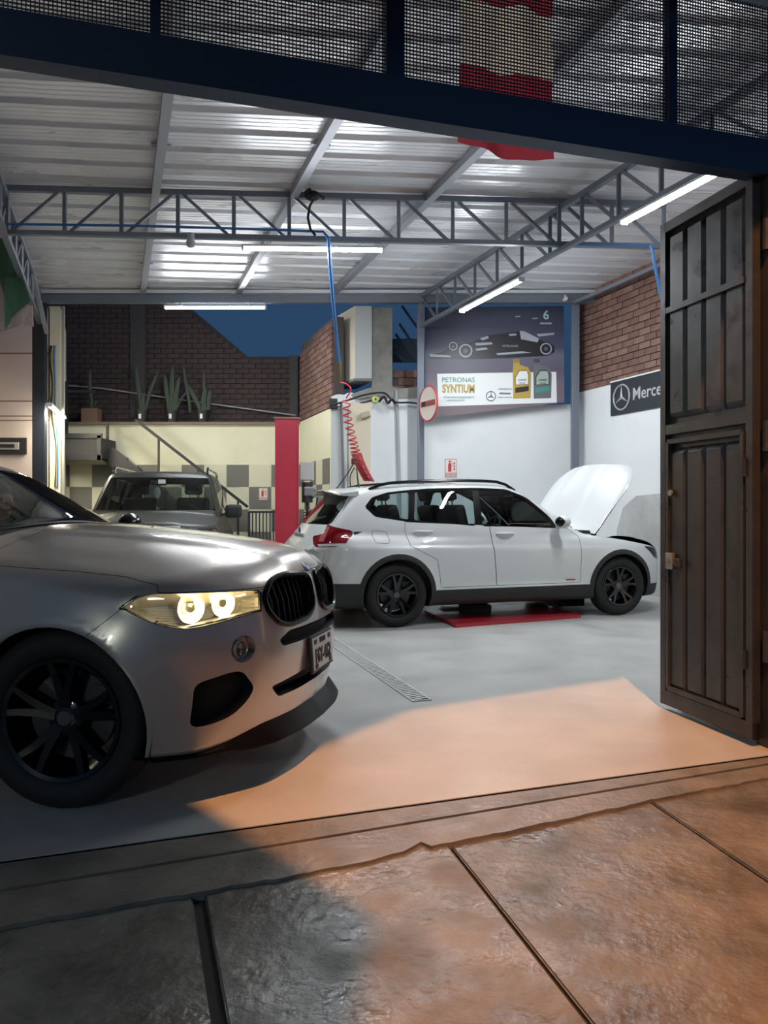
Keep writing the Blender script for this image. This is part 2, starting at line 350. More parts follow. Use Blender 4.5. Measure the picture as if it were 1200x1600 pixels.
# ------------------------------------------------------------------ roof: ribbed sheets on rafters
ceiling = tag(empty('ceiling', (0, 0, 0)), kind='structure')
ZR = 4.72; RU = Vector((1, .09, 0)).normalized(); RVd = Vector((SL, 1, 0)).normalized()
def rafter_x(x12, y): return x12 + .355*(12 - y)
prof = []                                                       # profile across the ribs (depth d, height)
P_ = .385
for r_ in range(3):
    o_ = r_*P_
    prof += [(o_, 0), (o_ + .055, 0), (o_ + .062, .006), (o_ + .070, 0), (o_ + .125, 0), (o_ + .132, .006), (o_ + .14, 0), (o_ + .195, 0), (o_ + .202, .006), (o_ + .21, 0), (o_ + .262, 0), (o_ + .28, .042), (o_ + .365, .042)]
prof.append((3*P_, 0))
sl_ = 3.05
sv = [(x*RU.x + 0, dd + x*RU.y, h) for x in (0, sl_) for dd, h in prof]; k = len(prof)
me = MB().add(sv, [(i, i+1, k+i+1, k+i) for i in range(k-1)]).mesh('roof_sheet', roof_m)
sheet_x = [-7.55, -4.75, -1.95, .85, 3.65, 6.45]
for r_ in range(8):
    for c_ in range(6):
        y0 = 3.30 + r_*3*P_*1.0; off = .355*(8.0 - y0)
        X = sheet_x[c_] + off*.25 - 1.2
        link('roof_sheet', me, ceiling, (X, y0 + X*.09, ZR + .004*(c_ % 2)))
raf = mat('rafter_paint', (.30, .32, .36), .45, .3)
for x12 in (-3.83, -2.32, -.80):
    a, b = Vector((rafter_x(x12, 3.2), 3.2, ZR - .05)), Vector((rafter_x(x12, 12.1), 12.1, ZR - .05))
    MB().bar(a, b, .085, .085).build('rafter', raf, ceiling)
    for y in np.arange(3.7, 12, 1.155):
        p = Vector((rafter_x(x12, y), y, ZR - .03)); MB().bar(p - Vector((.09, .02, 0)), p + Vector((.09, .02, 0)), .06, .012).build('rafter_clip', raf, ceiling)
def truss(name, a, b, zt, zb, nb_, w_=.06, start=0, skip=None, mat_=None, flip_at=None, mid=True):
    a, b = Vector(a), Vector(b); tr = empty(name, (0, 0, 0), 0, ceiling); mm = mat_ or blue_grey
    T = lambda s: Vector((*(a.lerp(b, s)).xy, zt)); Bt = lambda s: Vector((*(a.lerp(b, s)).xy, zb))
    MB().bar(T(0), T(1), w_, w_).build('top_chord', mm, tr); MB().bar(Bt(0), Bt(1), w_, w_*.8).build('bottom_chord', mm, tr)
    for i in range(nb_ + 1):
        s = i/nb_; MB().bar(Bt(s), T(s), w_*.62).build('truss_post', mm, tr)
        if i < nb_:
            e = .06/nb_
            if flip_at is not None and i < flip_at: MB().bar(Bt(s + e), T(s + 1/nb_ - e), w_*.5).build('truss_diagonal', mm, tr)
            else: MB().bar(T(s + e), Bt(s + 1/nb_ - e), w_*.5).build('truss_diagonal', mm, tr)
    return tr
# cross truss: posts stand at these columns of pixels -> even spacing of about .55 m
ta, tb_ = Vector((-4.62, 8.03, 0)), Vector((3.15, 8.50, 0))
truss('cross_truss', ta, tb_, 4.66, 4.19, 13, .062, flip_at=4)
RT = lambda y: Vector((.585 + .391*(12 - y), y, 0))
truss('side_truss', RT(12.0), RT(3.6), 4.60, 4.13, 15, .06)
truss('side_truss', Vector((-5.47, 12, 0)), Vector((-5.47 + .36*8.0, 4.0, 0)), 4.60, 4.18, 13, .07)
MB().bar((-5.6, 12.0, 4.56), (3.4, 12.0, 4.56), .10, .13).build('eave_beam', blue_grey, ceiling)
MB().bar((-5.6, 11.95, 4.665), (3.4, 11.95, 4.665), .04, .05).build('eave_flashing', roof_m, ceiling)
MB().bar((3.02, 12.0, 4.50), (3.02 + .36*8, 4.0, 4.50), .05, .05).build('wall_purlin', blue_grey, ceiling)
# knot of wire and cable on the cross truss
kn = MB(); kn.ball(at(488, 306, 8.22), .07, 12, 8, (1.3, .8, .8)); kn.tube([at(484, 296, 8.2), at(478, 300, 8.15), at(486, 310, 8.14), at(497, 304, 8.15), at(506, 310, 8.2)], .02, 6)
kn.tube([at(492, 308, 8.18), at(484, 322, 8.15), at(481, 340, 8.15), at(485, 358, 8.15), at(493, 368, 8.18)], .014, 6)
tag(kn.build('cable_knot', mat('cable_black', (.01, .012, .016), .6)), 'tangle of dark cable tied to the middle of the cross truss', 'cable')
# ------------------------------------------------------------------ steel posts
def post(x, y, z1, w_, m, label, d=.10):
    t = thing('steel_post', label, 'post', (x, y, 0)); MB().box((0, 0, z1/2), (w_, d, z1), bevel=.008).build('shaft', m, t)
    MB().box((0, 0, .006), (w_ + .10, d + .10, .012)).build('base_plate', m, t); return t
post(.585, 12.05, 4.49, .11, blue_grey, 'slim blue-grey post carrying the side truss between the white walls')
post(3.06, 12.10, 4.49, .12, blue_grey, 'blue-grey post in the corner beside the raised bonnet')
post(-5.47, 12.0, 4.49, .20, dark_post, 'dark thick post at the far left beside the pink wall')
post(-5.18, 12.2, 4.50, .045, mat('post_pale', (.4, .38, .33), .5), 'thin pale post just right of the thick dark left post', .04)
# ------------------------------------------------------------------ street front: beam, mesh panels, gate
FB = lambda X, z=0: Vector((X, 2.93 + .3006*(X + 1.49), z))
th = math.atan(.3006)
bt = tag(empty('trim_5'), kind='structure')
MB().bar(FB(-3.2, 3.08), FB(3.6, 3.08), .10, .182).build('beam', navy_steel, bt)
MB().bar(FB(-3.2, 4.40), FB(3.6, 4.40), .06, .98).build('added_shade_board', navy_steel, bt)  # upper board is added out of view to stop the street lamp shining in
for X, w_ in ((-.937, .042), (.045, .085), (1.444, .05), (-2.6, .05), (2.5, .05)): MB().bar(FB(X, 3.16), FB(X, 3.95), w_, .05, up=(-.29, .957, 0)).build('upright', navy_steel, bt)
msh = MB(); ax_ = Vector((cos(th), sin(th), 0))
for i in range(44): 
    z = 3.175 + i*.0165; msh.box(FB(0.2, z), (6.4, .003, .0062), rz=th)
for i in range(390):
    p = FB(-2.75 + i*.0155, 3.535); msh.box(p, (.0042, .003, .73), rz=th)
tag(msh.build('wire_mesh', mat('mesh_steel', (.028, .034, .045), .55, .2), bt), kind='stuff')
# folding gate
g0, g1 = Vector((1.955, 3.965, 0)), Vector((1.754, 4.735, 0)); gd = g1 - g0; GL = gd.length; grz = math.atan2(gd.y, gd.x)
def gate_leaf(name, label, loc, rz, GL, full=True):
    t = thing(name, label, 'gate', loc, rz)
    H0, H1 = .035, 3.02; y = 0
    fr = MB()
    for x in (.025, GL - .025): fr.box((x, 0, (H0 + H1)/2), (.05, .05, H1 - H0))
    for z in (H0 + .045, H1 - .03): fr.box((GL/2, 0, z), (GL, .048, .09 if z < 1 else .06))
    fr.build('gate_frame', gate_m, t)
    MB().box((GL/2, 0, 1.735), (GL - .1, .046, .06)).build('middle_rail', gate_m, t)
    MB().box((GL/2, .022, 2.47), (GL - .12, .016, .035)).build('upper_rail', gate_m, t)
    # pressed sheet: each raised rib its own piece
    MB().box((GL/2, -.012, (H0 + H1)/2), (GL - .06, .003, H1 - H0 - .1)).build('back_sheet', gate_m, t)
    nr = 4; wv = (GL - .13)/nr
    for z0, z1 in ((.14, 1.62), (1.80, 2.95)):
        for i in range(nr):
            xc = .065 + wv*(i + .5); w2 = wv*.36; m_ = MB(); dz = .035
            m_.add([(xc - w2 - .016, -.010, z0), (xc - w2, .016, z0 + dz), (xc + w2, .016, z0 + dz), (xc + w2 + .016, -.010, z0), (xc - w2 - .016, -.010, z1), (xc - w2, .016, z1 - dz), (xc + w2, .016, z1 - dz), (xc + w2 + .016, -.010, z1)],
                   [(0, 1, 5, 4), (1, 2, 6, 5), (2, 3, 7, 6), (0, 3, 2, 1), (4, 5, 6, 7)]); m_.build('pressed_panel', gate_m, t)
    # wicket door frame with hinges, latch and bolt
    wf = MB(); a, b_ = .075, GL - .075
    for x in (a, b_): wf.box((x, .020, .90), (.026, .022, 1.52))
    for z in (.145, 1.66): wf.box((GL/2, .020, z), (b_ - a, .022, .028))
    wd_ = wf.build('wicket_frame', gate_m, t)
    for z in (.40, 1.42):
        h = MB(); h.tube([(.055, .03, z), (.055, .03, z + .10)], .013, 8); h.build('hinge', gate_m, wd_)
    lk = MB(); lk.box((GL - .115, .036, .93), (.07, .022, .10), bevel=.004); lk.tube([(GL - .115, .045, .93), (GL - .115, .055, .93)], .014, 10); lk.build('lock', mat('lock_steel', (.30, .28, .25), .4, .8), wd_)
    MB().box((GL - .20, .040, .925), (.06, .02, .05), bevel=.004).build('bolt_handle', black_plastic, wd_)
    kh = MB(); kh.tube([(GL - .115, .028, 1.345), (GL - .115, .040, 1.345)], .02, 10); kh.build('keyhole_plate', MATS['lock_steel'], wd_)
    return t
gate_leaf('folding_gate', 'dark steel folding gate leaf standing open with a small door in it', g0, grz, GL)
o2 = gate_leaf('folding_gate', 'outer dark gate leaf folded back along the right edge beside the open leaf', g0 + Vector((.085, .11, 0)), grz - .05, GL*.9)
gp = thing('gate_post', 'broad black gate post at the right edge of the entrance', 'post', FB(2.205) + Vector((0, -.02, 0)), th)
MB().box((0, 0, 1.5), (.44, .12, 3.0), bevel=.006).build('shaft', gate_m, gp)
for z in (.45, 1.55, 2.6): MB().tube([(-.225, -.02, z), (-.225, -.02, z + .16)], .022, 10).build('hinge', gate_m, gp)
fp = MB(); fp.box(FB(3.4, 1.5), (1.9, .2, 3.0), rz=th); struct('wall_front_right', fp, grey_conc)
fp = MB(); fp.box(FB(-3.3, 1.5), (1.2, .2, 3.0), rz=th); struct('wall_front_left', fp, grey_conc)

def ci(x, xs, ys):
    """smooth (Catmull-Rom) interpolation, clamped at the ends"""
    xs = np.asarray(xs, float); ys = np.asarray(ys, float)
    x = np.clip(x, xs[0], xs[-1])
    m = np.gradient(ys, xs)
    i = np.clip(np.searchsorted(xs, x) - 1, 0, len(xs) - 2)
    h = xs[i+1] - xs[i]; t = (x - xs[i]) / h
    return ((2*t**3 - 3*t**2 + 1)*ys[i] + (t**3 - 2*t**2 + t)*h*m[i]
            + (-2*t**3 + 3*t**2)*ys[i+1] + (t**3 - t**2)*h*m[i+1])
def smax(a, b, k):
    h = np.maximum(k - np.abs(a - b), 0.0) / k
    return np.maximum(a, b) + h*h*k*0.25
def smin(a, b, k): return -smax(-a, -b, k)
def car_field(c):
    """implicit body: lower box with hood, plus cabin; negative inside"""
    def F(p, grid=None):
        x, y, z = grid if grid else (p[..., 0], p[..., 1], p[..., 2])
        ay = np.sqrt(y*y + 1e-6)
        hw = ci(x, *c['width']) + ci(z, *c['section'])
        for wx, amp in c['flare']:
            r = np.sqrt((x - wx)**2 + (z - c['wheel_z'])**2)
            hw = hw + amp*np.exp(-((r - c['arch_r'] - .02)/.075)**2) + .004*np.tanh((c['arch_r'] + .038 - r)/.016)
        for zc, sl, x0, x1, amp in c['crease']:
            q = 1/(1 + np.exp(-np.clip((x - x0)/.12, -30, 30)))/(1 + np.exp(-np.clip((x1 - x)/.12, -30, 30)))
            zz = zc + sl*(x - x0)
            hw = hw + q*amp*np.tanh((zz - z)/.022)*np.exp(-((zz - z)/.16)**2)
        f2 = ay - hw
        top = ci(x, *c['deck']) - c['crown'] * np.clip(ay/.9, 0, 1.2)**c['crown_p']
        if c.get('ridge'):
            xa, ya, xb, yb, amp = c['ridge']
            yl = ya + (yb - ya)*(xa - x)/(xa - xb)
            q = 1/(1 + np.exp(-np.clip((x + .55)/.10, -30, 30)))
            top = top + q*amp*.5*(1 - np.tanh((ay - yl)/.045))
        f1 = (z - top)*.96
        xf = ci(z, *c['front']) - ci(ay, *c['front_plan'])
        f3 = (x - xf)*.9
        xr = ci(z, *c['rear']) + ci(ay, *c['rear_plan'])
        f4 = (xr - x)*.9
        f5 = c['floor_z'] - z
        f = smax(f2, f1, c['k_shoulder'])
        f = smax(f, f3, c['k_front'])
        f = smax(f, f4, c['k_rear'])
        f = smax(f, f5, .06)
        # cabin
        cw = ci(z, *c['cab_w']) - ci(x, *c['cab_taper'])
        g2 = (ay - cw)*.95
        g1 = z - (ci(x, *c['roof']) - c['roof_crown']*(ay/.7)**2)
        (wx0, wz0), (wx1, wz1) = c['screen']
        L = math.hypot(wx1 - wx0, wz1 - wz0)
        nx, nz = (wz1 - wz0)/L, -(wx1 - wx0)/L
        g3 = (x - wx0 + c['screen_plan']*(ay/.7)**2)*nx + (z - wz0)*nz
        (rx0, rz0), (rx1, rz1) = c['back']
        L = math.hypot(rx1 - rx0, rz1 - rz0)
        nx, nz = -(rz1 - rz0)/L, (rx1 - rx0)/L
        g4 = (x - rx0 - c['back_plan']*(ay/.7)**2)*nx + (z - rz0)*nz
        g = smax(g1, g3, c['k_roof_front'])
        g = smax(g, g4, c['k_roof_rear'])
        g = smax(g, g2, c['k_pillar'])
        g = smax(g, .8 - z, .02)
        return smin(f, g, c['k_belt'])
    return F
def grad(F, p, e=2e-3):
    g = np.empty_like(p)
    for i in range(3):
        d = np.zeros(3); d[i] = e
        g[..., i] = (F(p + d) - F(p - d))/(2*e)
    return g
def project(F, p, it=4):
    for _ in range(it):
        g = grad(F, p); f = F(p)
        st = (f/np.maximum((g*g).sum(-1), .05))[..., None]*g
        n = np.linalg.norm(st, axis=-1, keepdims=True)
        p = p - st*np.minimum(1, .03/np.maximum(n, 1e-9))
    return p
def surface_net(F, xs, ys, zs):
    nx, ny, nz = len(xs), len(ys), len(zs)
    X, Y, Z = np.meshgrid(xs, ys, zs, indexing='ij')
    P = np.stack([X, Y, Z], -1); V = F(None, (X[:, :1, :1], Y[:1, :, :1], Z[:1, :1, :]))
    s = V < 0
    cell = np.zeros((nx-1, ny-1, nz-1), int)
    for a in (0, 1):
        for b in (0, 1):
            for d in (0, 1): cell += s[a:nx-1+a, b:ny-1+b, d:nz-1+d]
    mix = (cell > 0) & (cell < 8)
    idx = -np.ones(mix.shape, int); idx[mix] = np.arange(mix.sum())
    I, J, K = np.nonzero(mix)
    acc = np.zeros((len(I), 3)); cnt = np.zeros(len(I))
    cs = [(a, b, d) for a in (0, 1) for b in (0, 1) for d in (0, 1)]
    for a in cs:
        for b in cs:
            if sum(abs(a[i]-b[i]) for i in range(3)) != 1 or a > b: continue
            va = V[I+a[0], J+a[1], K+a[2]]; vb = V[I+b[0], J+b[1], K+b[2]]
            m = (va < 0) != (vb < 0)
            t = np.where(m, va/np.where(m, va - vb, 1), 0)[:, None]
            pa = P[I+a[0], J+a[1], K+a[2]]; pb = P[I+b[0], J+b[1], K+b[2]]
            acc += np.where(m[:, None], pa + t*(pb - pa), 0); cnt += m
    verts = acc/cnt[:, None]
    quads = []
    def emit(m, c4, flip):
        q = np.stack([idx[tuple(np.array(c).T)] for c in c4], -1)
        ok = (q >= 0).all(1)
        q = q[ok]; fl = flip[ok]
        q[fl] = q[fl][:, ::-1]
        quads.append(q)
    for ax in range(3):
        sl0 = [slice(None)]*3; sl1 = [slice(None)]*3
        sl0[ax] = slice(0, -1); sl1[ax] = slice(1, None)
        e = s[tuple(sl0)] != s[tuple(sl1)]
        o = [i for i in range(3) if i != ax]
        idxs = np.array(np.nonzero(e)).T
        ok = np.ones(len(idxs), bool)
        for i in o: ok &= (idxs[:, i] > 0) & (idxs[:, i] < (nx, ny, nz)[i]-1)
        idxs = idxs[ok]
        u = np.zeros(3, int); u[o[0]] = 1
        v = np.zeros(3, int); v[o[1]] = 1
        inside = s[tuple(idxs.T)]
        fl = inside if ax == 1 else ~inside
        emit(e, [idxs-u-v, idxs-v, idxs, idxs-u], fl)
    return verts, np.concatenate(quads)
POSE5 = (-1.182, 4.03, -13.0)
X5 = dict(
 width=([-4.0,-3.6,-2.9,-1.5,-.6,0,.4,.9],[.84,.90,.925,.925,.93,.935,.915,.87]),
 section=([.15,.3,.5,.8,.95,1.1,1.25],[-.05,-.01,.012,.008,-.012,-.06,-.13]),
 flare=((.03,.018),(-2.933,.022)), wheel_z=.362, arch_r=.405,
 crease=((.93,-.02,-3.6,-.1,.010),(.42,.0,-2.3,-.6,.010)),
 deck=([-4.0,-1,-.62,-.3,0,.3,.6,.75,.95],[1.14,1.17,1.17,1.155,1.13,1.097,1.052,1.018,.95]),
 crown=.15, crown_p=2.4, ridge=(.75,.26,-.6,.50,.016),
 front=([.15,.3,.5,.62,.75,.9,1.0,1.2],[.80,.84,.87,.875,.865,.835,.80,.70]),
 front_plan=([0,.3,.6,.8,.95,1.1],[0,.022,.115,.25,.46,.75]),
 rear=([.2,.5,.8,1.1,1.7],[-3.92,-3.99,-3.98,-3.93,-3.85]), rear_plan=([0,.4,.8,1.0],[0,.04,.18,.4]),
 floor_z=.21, k_shoulder=.10, k_front=.12, k_rear=.15,
 cab_w=([.9,1.1,1.25,1.4,1.55,1.65],[.90,.885,.83,.75,.66,.60]), cab_taper=([-3.9,-3.0,-1.8,-1.0,-.5],[.12,.03,0,.02,.05]),
 roof=([-4.0,-3.6,-3.0,-2.2,-1.6,-1.1,-.8],[1.44,1.50,1.55,1.585,1.58,1.545,1.49]), roof_crown=.03,
 screen=((-.50,1.12),(-1.30,1.52)), screen_plan=.17, back=((-3.97,1.1),(-3.55,1.50)), back_plan=.06,
 k_roof_front=.10, k_roof_rear=.10, k_pillar=.10, k_belt=.03)
POSE1 = (2.47, 9.60, 19.0)
X1 = dict(
 width=([-3.6,-3.2,-2.76,-1.5,-.6,0,.4,.8],[.80,.86,.88,.87,.875,.88,.86,.80]),
 section=([.15,.3,.5,.75,.9,1.0,1.15],[-.06,-.015,.01,.012,-.005,-.04,-.10]),
 flare=((0,.014),(-2.76,.016)), wheel_z=.34, arch_r=.375,
 crease=((.855,-.015,-3.4,-.15,.011),(.40,.0,-2.1,-.5,.010)),
 deck=([-3.6,-1,-.55,-.2,.1,.35,.6,.8],[1.04,1.04,1.03,1.01,.985,.95,.89,.82]),
 crown=.12, crown_p=2.4, ridge=(.62,.24,-.55,.45,.012),
 front=([.15,.3,.5,.62,.75,.9,1.1],[.76,.80,.82,.82,.80,.74,.6]),
 front_plan=([0,.3,.6,.8,.95,1.1],[0,.02,.11,.26,.5,.8]),
 rear=([.2,.45,.6,.8,.95,1.1,1.5],[-3.56,-3.63,-3.63,-3.59,-3.56,-3.50,-3.40]), rear_plan=([0,.4,.7,.85,1.0],[0,.03,.13,.27,.5]),
 floor_z=.20, k_shoulder=.08, k_front=.10, k_rear=.10,
 cab_w=([.8,.98,1.2,1.35,1.5,1.6],[.855,.835,.765,.70,.625,.58]), cab_taper=([-3.55,-3.2,-2.7,-1.8,-1.0,-.4],[.16,.09,.035,0,.015,.05]),
 roof=([-3.6,-3.3,-2.7,-2.0,-1.5,-1.1,-.8],[1.40,1.45,1.51,1.535,1.53,1.495,1.44]), roof_crown=.03,
 screen=((-.30,.98),(-1.12,1.47)), screen_plan=.16, back=((-3.62,.93),(-3.18,1.45)), back_plan=.07,
 k_roof_front=.10, k_roof_rear=.08, k_pillar=.09, k_belt=.025)
POSE0 = (-3.05, 9.75, -81.0)
SUV = dict(
 width=([-3.9,-3.4,-2.79,-1.4,-.5,0,.5,.8],[.86,.91,.93,.93,.93,.935,.92,.88]),
 section=([.15,.3,.5,.8,1.0,1.15,1.3],[-.06,-.01,.01,.01,0,-.04,-.10]),
 flare=((0,.03),(-2.79,.03)), wheel_z=.39, arch_r=.42,
 crease=((.95,0,-3.6,.3,.006),),
 deck=([-3.9,-1,-.55,0,.4,.75,.9],[1.16,1.18,1.17,1.13,1.10,1.06,1.02]),
 crown=.07, crown_p=3, ridge=(.75,.45,-.6,.52,.016),
 front=([.2,.4,.6,.8,1.0,1.15],[.80,.86,.88,.87,.84,.78]),
 front_plan=([0,.4,.7,.85,1.0],[0,.02,.09,.20,.42]),
 rear=([.2,.5,.8,1.1,1.8],[-3.86,-3.92,-3.92,-3.90,-3.84]), rear_plan=([0,.4,.8,1.0],[0,.02,.10,.3]),
 floor_z=.25, k_shoulder=.07, k_front=.09, k_rear=.09,
 cab_w=([.9,1.15,1.4,1.6,1.75,1.85],[.91,.89,.83,.77,.72,.68]), cab_taper=([-3.9,-3.0,-1.8,-1.0,-.5],[.05,.01,0,.01,.03]),
 roof=([-4.0,-3.6,-3.0,-2.2,-1.6,-1.1,-.8],[1.72,1.76,1.79,1.80,1.79,1.76,1.72]), roof_crown=.03,
 screen=((-.55,1.14),(-1.12,1.74)), screen_plan=.10, back=((-3.90,1.1),(-3.76,1.74)), back_plan=.03,
 k_roof_front=.08, k_roof_rear=.08, k_pillar=.09, k_belt=.03)
# ------------------------------------------------------------------ cutting a car body into panels
def rpoly(pts, r, n=4):
    out = []; N = len(pts); rr = r if hasattr(r, '__len__') else [r]*N
    for i in range(N):
        p, a, b = Vector(pts[i]), Vector(pts[i-1]), Vector(pts[(i+1) % N])
        d = min(rr[i], (a-p).length*.48, (b-p).length*.48)
        if d < 1e-4: out.append(tuple(p)); continue
        u = p + (a-p).normalized()*d; v = p + (b-p).normalized()*d
        for k in range(n+1):
            t = k/n; q = u*(1-t)**2 + p*2*t*(1-t) + v*t*t; out.append(tuple(q))
    return out
def circle(cx, cz, r, n=40, a0=0, a1=360): return [(cx + r*cos(R(a0 + (a1-a0)*i/n)), cz + r*sin(R(a0 + (a1-a0)*i/n))) for i in range(n)]
def inpoly(x, y, P):
    c = False; j = len(P)-1
    for i in range(len(P)):
        if (P[i][1] > y) != (P[j][1] > y) and x < (P[j][0]-P[i][0])*(y-P[i][1])/(P[j][1]-P[i][1]) + P[i][0]: c = not c
        j = i
    return c
SIDE = (Vector((1, 0, 0)), Vector((0, 0, 1))); FRONT = (Vector((0, 1, 0)), Vector((0, 0, 1))); TOP = (Vector((1, 0, 0)), Vector((0, 1, 0)))
def OBL(a): return (Vector((sin(R(a)), cos(R(a)), 0)), Vector((0, 0, 1)))      # seen from azimuth a off the nose
class Body:
    def __init__(s, F, xs, ys, zs):
        s.F = F; v, q = surface_net(F, xs, ys, zs); v = project(F, v)
        bm = bmesh.new(); bv = [bm.verts.new(p) for p in v.tolist()]
        s.L = bm.faces.layers.int.new('reg')
        for f in q.tolist():
            try: bm.faces.new([bv[i] for i in f])
            except ValueError: pass
        bm.normal_update(); s.bm = bm; s.names = ['shell']
    def cut(s, name, poly, axes, sel, only=None):
        bm = s.bm; A, B = axes; L = s.L
        if name not in s.names: s.names.append(name)
        rid = s.names.index(name); only_ids = None if only is None else [s.names.index(o) for o in only]
        us = [p[0] for p in poly]; vs = [p[1] for p in poly]; u0, u1, v0, v1 = min(us), max(us), min(vs), max(vs)
        uv = lambda c: (c.dot(A), c.dot(B))
        def near(f):
            if only_ids is not None and f[L] not in only_ids: return False
            c = f.calc_center_median(); a, b = uv(c)
            return u0-.09 < a < u1+.09 and v0-.09 < b < v1+.09 and sel(c, f.normal)
        faces = {f for f in bm.faces if near(f)}
        N = len(poly)
        for i in range(N):
            p, q = poly[i], poly[(i+1) % N]; du, dv = q[0]-p[0], q[1]-p[1]; l = math.hypot(du, dv)
            if l < 1e-6: continue
            nn = A*(-dv/l) + B*(du/l); nrm = (-dv/l, du/l); d0 = p[0]*nrm[0] + p[1]*nrm[1]
            a0, a1, b0, b1 = min(p[0], q[0])-1e-4, max(p[0], q[0])+1e-4, min(p[1], q[1])-1e-4, max(p[1], q[1])+1e-4
            cand = []
            for f in faces:
                w_ = [uv(v.co) for v in f.verts]
                if max(t[0] for t in w_) < a0 or min(t[0] for t in w_) > a1 or max(t[1] for t in w_) < b0 or min(t[1] for t in w_) > b1: continue
                ds = [t[0]*nrm[0] + t[1]*nrm[1] - d0 for t in w_]
                if min(ds) < -1e-5 and max(ds) > 1e-5: cand.append(f)
            if not cand: continue
            es = {e for f in cand for e in f.edges}; ve = {v for f in cand for v in f.verts}
            r = bmesh.ops.bisect_plane(bm, geom=list(cand) + list(es) + list(ve), dist=1e-5, plane_co=A*p[0] + B*p[1], plane_no=nn)
            faces = {f for f in faces if f.is_valid} | {g for g in r['geom'] if isinstance(g, bmesh.types.BMFace)}
        for f in faces:
            a, b = uv(f.calc_center_median())
            if inpoly(a, b, poly): f[L] = rid
    def extract(s):
        bm = s.bm; bm.verts.index_update(); co = np.array([v.co[:] for v in bm.verts])
        co = project(s.F, co, 2); n = grad(s.F, co); n /= np.maximum(np.linalg.norm(n, axis=1, keepdims=True), 1e-9)
        s.co, s.n = co, n; s.reg = {}
        for f in bm.faces: s.reg.setdefault(s.names[f[s.L]], []).append([v.index for v in f.verts])
        bm.free()
    def panel(s, name, mesh_name, m, parent, gap=.003, rim=.018, offset=0.0, rim_m=None, floor_at=None, sel=None):
        """mesh of one region; floor_at = also close it with a copy sunk that deep (a pocket)"""
        fs = s.reg[name]
        if sel: fs = [f for f in fs if sel(s.co[f].mean(0))]
        if not fs: return None
        ids = sorted({i for f in fs for i in f}); mp = {i: k for k, i in enumerate(ids)}
        co = s.co[ids].copy(); n = s.n[ids]; F2 = [[mp[i] for i in f] for f in fs]
        cnt = {}
        for f in F2:
            for a, b in zip(f, f[1:] + f[:1]): cnt[(a, b)] = cnt.get((a, b), 0) + 1
        bd = [(a, b) for a, b in cnt if (b, a) not in cnt]
        inw = np.zeros_like(co)
        for a, b in bd:
            d = co[b] - co[a]; c = np.cross(n[a] + n[b], d); l = np.linalg.norm(c)
            if l > 1e-9: inw[a] += c/l*np.linalg.norm(d); inw[b] += c/l*np.linalg.norm(d)
        l = np.linalg.norm(inw, axis=1, keepdims=True); inw = np.where(l > 1e-9, inw/np.maximum(l, 1e-9), 0)
        base = co + inw*gap + n*offset
        verts = [] if floor_at and floor_at < 0 else base.tolist(); normals = list(n) if verts else []
        faces = list(F2) if verts else []; mi = [0]*len(faces)
        bset = sorted({i for e in bd for i in e})
        if rim or floor_at:
            dep = rim if not floor_at else abs(floor_at)
            k0 = len(verts); ri = {v: k0 + 2*j for j, v in enumerate(bset)}
            for v in bset:
                verts.append(base[v].tolist()); verts.append((base[v] - n[v]*dep + (inw[v]*dep*.12)).tolist()); normals += [inw[v], inw[v]]
            for a, b in bd: faces.append([ri[b], ri[a], ri[a]+1, ri[b]+1] if not (floor_at and floor_at < 0) else [ri[b]+1, ri[a]+1, ri[a], ri[b]]); mi.append(1 if rim_m else 0)
        if floor_at:
            k0 = len(verts); fl = co + inw*(gap + abs(floor_at)*.12) + n*offset - n*abs(floor_at)
            verts += fl.tolist(); normals += list(n); faces += [[i + k0 for i in f] for f in F2]; mi += [0]*len(F2)
        me = bpy.data.meshes.new(mesh_name); me.from_pydata(verts, [], faces); me.materials.append(m)
        if rim_m: me.materials.append(rim_m); me.polygons.foreach_set('material_index', mi)
        me.polygons.foreach_set('use_smooth', [True]*len(faces))
        if floor_at and floor_at < 0:
            me.polygons.foreach_set('use_smooth', [True]*len(faces))
        else: me.normals_split_custom_set_from_vertices([tuple(x) for x in normals])
        return link(mesh_name, me, parent)
def axis(lo, hi, cuts):
    """grid coordinates with a spacing that changes: cuts = [(from, step), ...]"""
    out = [lo]; 
    while out[-1] < hi:
        st = [c[1] for c in cuts if out[-1] >= c[0] - 1e-9][-1]; out.append(out[-1] + st)
    return np.array(out)
